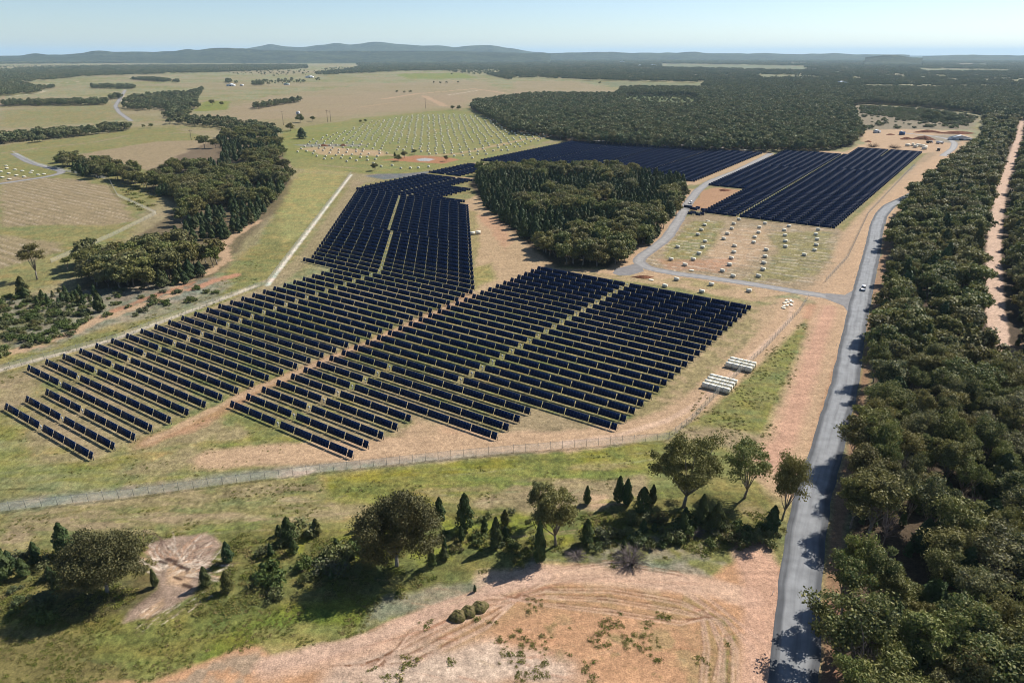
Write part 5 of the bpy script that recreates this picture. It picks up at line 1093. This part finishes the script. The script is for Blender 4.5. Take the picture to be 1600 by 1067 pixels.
def cabin(a, b_, d, label, m=m_white, name='site_cabin', rz=0.0, roof=m_roof):
    g = G(a, b_); t = thing(name, label, name.replace('_', ' '), (g[0], g[1], 0), rz); mb = MB(); mb.box((0, 0, d[2] / 2), d); obj('wall', mb.mesh('wall', [m]), t)
    mb = MB(); pr = [(-d[0] / 2 - .3, d[2]), (0, d[2] + d[0] * .14), (d[0] / 2 + .3, d[2])]; mb.prism(pr, -d[1] / 2 - .3, d[1] / 2 + .3); obj('roof', mb.mesh('roof', [roof]), t)
    mb = MB(); mb.box((0, -d[1] / 2 - .01, d[2] * .4), (d[0] * .2, .06, d[2] * .7)); obj('door', mb.mesh('door', [m_dark]), t)
    for s_ in (-1, 1): mb = MB(); mb.box((s_ * d[0] * .3, -d[1] / 2 - .01, d[2] * .55), (d[0] * .15, .06, d[2] * .3)); obj('window', mb.mesh('window', [m_glass]), t)
cabin(1370, 208, (9, 5, 3), 'white site cabin at the upper left of the compound', rz=.4); cabin(1409, 211, (6, 4, 4), 'small blue and white site cabin in the middle of the compound', m_blue, rz=.2)
cabin(1500, 219, (26, 8, 2.4), 'long low shed with glaring white roof at the right end of the compound', rz=-.3, name='shed')
cabin(1315, 134, (46, 18, 8), 'big white roofed shed alone in the far forest', name='shed', rz=.1); cabin(972, 99, (70, 40, 14), 'tiny white shed far off in the woods near the horizon', name='shed')
cabin(1020, 104, (60, 30, 9), 'tiny pale building right of the far white shed', name='farm_building'); cabin(1000, 104.5, (50, 30, 8), 'tiny pale building left of its pair in the far woods', name='farm_building')
cabin(361, 135, (26, 12, 5), 'white farmhouse between tall trees on the left plain', name='farmhouse'); cabin(448, 133, (18, 10, 4), 'green roofed shed among trees on the left plain', name='shed', roof=m_green)
cabin(484, 122, (34, 14, 6), 'long white shed behind the dense farm tree', name='shed'); cabin(466, 179, (6, 4, 4.5), 'small white hut beside the pale track in the paddock', name='hut'); cabin(1400, 127.5, (40, 16, 6), 'low pale shed in the forest far right', name='shed')
cabin(378, 134.5, (10, 8, 4), 'small outbuilding right of the farmhouse', name='hut')
def truck(a, b_, rz, label, body=m_white, ln=9):
    g = G(a, b_); t = thing('truck', label, 'truck', (g[0], g[1], 0), rz); mb = MB(); mb.box((-1, 0, 1.9), (ln * .68, 2.4, 2.0)); obj('cargo_box', mb.mesh('cargo_box', [body]), t)
    mb = MB(); mb.prism([(ln * .28, .7), (ln * .28, 2.9), (ln * .4, 2.9), (ln * .47, 1.7), (ln * .48, .7)], -1.15, 1.15); obj('cab', mb.mesh('cab', [m_white]), t)
    mb = MB(); mb.box((0, 0, .75), (ln * .9, 1.0, .25)); obj('chassis', mb.mesh('chassis', [m_dark]), t)
    for x in (-ln * .33, -ln * .2, ln * .36):
        for s_ in (-1, 1): mb = MB(); mb.tube([[0, -.15, 0], [0, .15, 0]], .5, 12); obj('wheel', mb.mesh('wheel', [m_tyre]), t, (x, s_ * 1.0, .5))
truck(1452, 224, .3, 'left truck of the pair parked on the compound gravel', m_dark); truck(1468, 225, .1, 'right truck of the pair with white box on the compound gravel'); truck(1466, 236, 1.2, 'dark truck on the bare ground below the compound loop road', m_dark, 6)
for i, (a, b_) in enumerate([(1418, 229), (1426, 228), (1434, 229), (1441, 230), (1446, 232), (1430, 231), (1444, 234)]):
    g = G(a, b_); crate(g[0], g[1], i, 'cream crate %s from the left in the compound store row' % nth(i), 'crates stored in the compound', 2.2, .9, False)
m_soilh = mat('red_soil', A_(120, 78, 58), .95, .05, noise=[(.4, A_(160, 110, 84), .4, .7)], bump=(.8, 1, .6)); m_brush = mat('brush', A_(96, 74, 62), .95, .05)
def heap(a, b_, rx, ry, h_, label, m, name='soil_heap', rz=0.0):
    rg = np.random.default_rng(int(a)); n1_ = 30; rings = 9; V_ = []
    for j in range(rings):
        f = j / (rings - 1)
        for i in range(n1_):
            t = i / n1_ * 2 * math.pi; rr = (1 - f) * (1 + .2 * math.sin(3 * t + a) + .1 * math.sin(7 * t)); V_.append([math.cos(t) * rr * rx, math.sin(t) * rr * ry, h_ * (1 - (1 - f) ** 1.6) * (1 + rg.uniform(-.15, .15)) - .02])
    Q_ = [[r_ * n1_ + j, r_ * n1_ + (j + 1) % n1_, (r_ + 1) * n1_ + (j + 1) % n1_, (r_ + 1) * n1_ + j] for r_ in range(rings - 1) for j in range(n1_)]
    g = G(a, b_); tag(obj(name, mesh_np(name, V_, np.array(Q_), [m]), None, (g[0], g[1], 0), rz), label, name.replace('_', ' '))
heap(1444, 218, 14, 8, 4, 'large dark soil heap in the middle of the compound', m_soilh); heap(1416, 218, 9, 5, 2.5, 'smaller dark soil heap left of the large one', m_soilh); heap(1448, 207, 20, 6, 3, 'long red soil bank at the top of the compound', m_soilh); heap(1495, 209, 26, 7, 3, 'long orange soil bank behind the white roofed shed', m_soilh)
heap(1391, 211, 6, 4, 1.5, 'low red soil heap between the site cabins', m_soilh); heap(1357, 222, 4, 3, 1.5, 'small red soil heap at the left of the compound', m_soilh); heap(1005, 433.5, 5, 2, .9, 'small red soil heap below the gravel spur', m_soilh); heap(1132, 298, 5, 3, 1.2, 'red soil heap on the bare wedge left of the far right array', m_soilh)
heap(505, 228.5, 6, 4, 2, 'dark soil heap on the grey pad at the box field', m_soilh); heap(536, 228, 4, 3, 2, 'second dark heap by the box field track', m_soilh)
for i, (a, b_) in enumerate([(1364, 230), (1398, 232)]):
    g = G(a, b_); o = obj('brush_pile', dead_me(400 + i, 7, 8, 120, True), None, (g[0], g[1], 0), 0, (1, 1, 1.3)); o.data.materials[0] = m_brush; tag(o, ['large brown brush pile behind the far right array', 'smaller brown brush pile behind the far right array'][i], 'brush pile')
m_gp = mat('guide_post_white', A_(240, 240, 236, .85), .6)
mb = MB(); mb.box((0, 0, .5), (.1, .04, 1.0)); gp_me = mb.mesh('guide_post', [m_gp]); mb = MB(); mb.box((0, -.025, .82), (.06, .01, .12)); rf_me = mb.mesh('reflector', [m_lamp])
RP = smooth_line(S(ROADC), 4.0)
for i in range(6):
    k = 14 + i * 12; d_ = RP[k + 1] - RP[k]; d_ = d_ / np.hypot(*d_); nrm_ = np.array([-d_[1], d_[0]])
    p = RP[k] + nrm_ * 5.0; t = obj('guide_post', gp_me, None, (p[0], p[1], 0), math.atan2(d_[1], d_[0]) - math.pi / 2)
    tag(t, 'white guide post on the left verge of the grey road, %s from the camera' % nth(i), 'guide post', 'guide posts along the road'); obj('reflector', rf_me, t)
# power poles
m_pole = mat('weathered_pole', A_(110, 100, 92), .9)
for i, (a, b_, t_) in enumerate([(443, 196, 174), (512, 191, 172), (517, 191, 173), (299, 219, 203), (665, 170, 154)]):
    g = G(a, b_); h_ = height_for(a, b_, t_); t = thing('power_pole', ['dark power pole left of the bushy grey tree', 'left pole of the twin power poles above the box field', 'right pole of the twin power poles above the box field', 'power pole on the green paddock above the brown paddock', 'power pole beside the pale far track'][i], 'power pole', (g[0], g[1], 0), .5)
    mb = MB(); mb.tube([[0, 0, -.5], [0, 0, h_]], [.3, .18], 8); obj('pole', mb.mesh('pole', [m_pole]), t); mb = MB(); mb.box((0, 0, h_ - 1.2), (4.5, .2, .25)); obj('crossarm', mb.mesh('crossarm', [m_pole]), t)

# ------------------------------------------------------------------ haze
m_h = bpy.data.materials.new('air'); m_h.use_nodes = True; n = m_h.node_tree; n.nodes.remove(n.nodes['Principled BSDF'])
pv = n.nodes.new('ShaderNodeVolumePrincipled'); pv.inputs['Color'].default_value = (.59, .81, 1.0, 1); pv.inputs['Density'].default_value = 3.6e-5; pv.inputs['Anisotropy'].default_value = 0.1
n.links.new(pv.outputs[0], n.nodes['Material Output'].inputs['Volume'])
mb = MB(); mb.box((0, 0, 204), (124000, 124000, 410)); ho = obj('haze', mb.mesh('haze', [m_h])); tag(ho, kind='stuff')
print('trackers', NTR, 'ind', IND, 'stuff', {k: sum(len(a[0]) for a in v) for k, v in stuff_pts.items()}, 'far', len(fcp), 'objs', len(sc.objects))
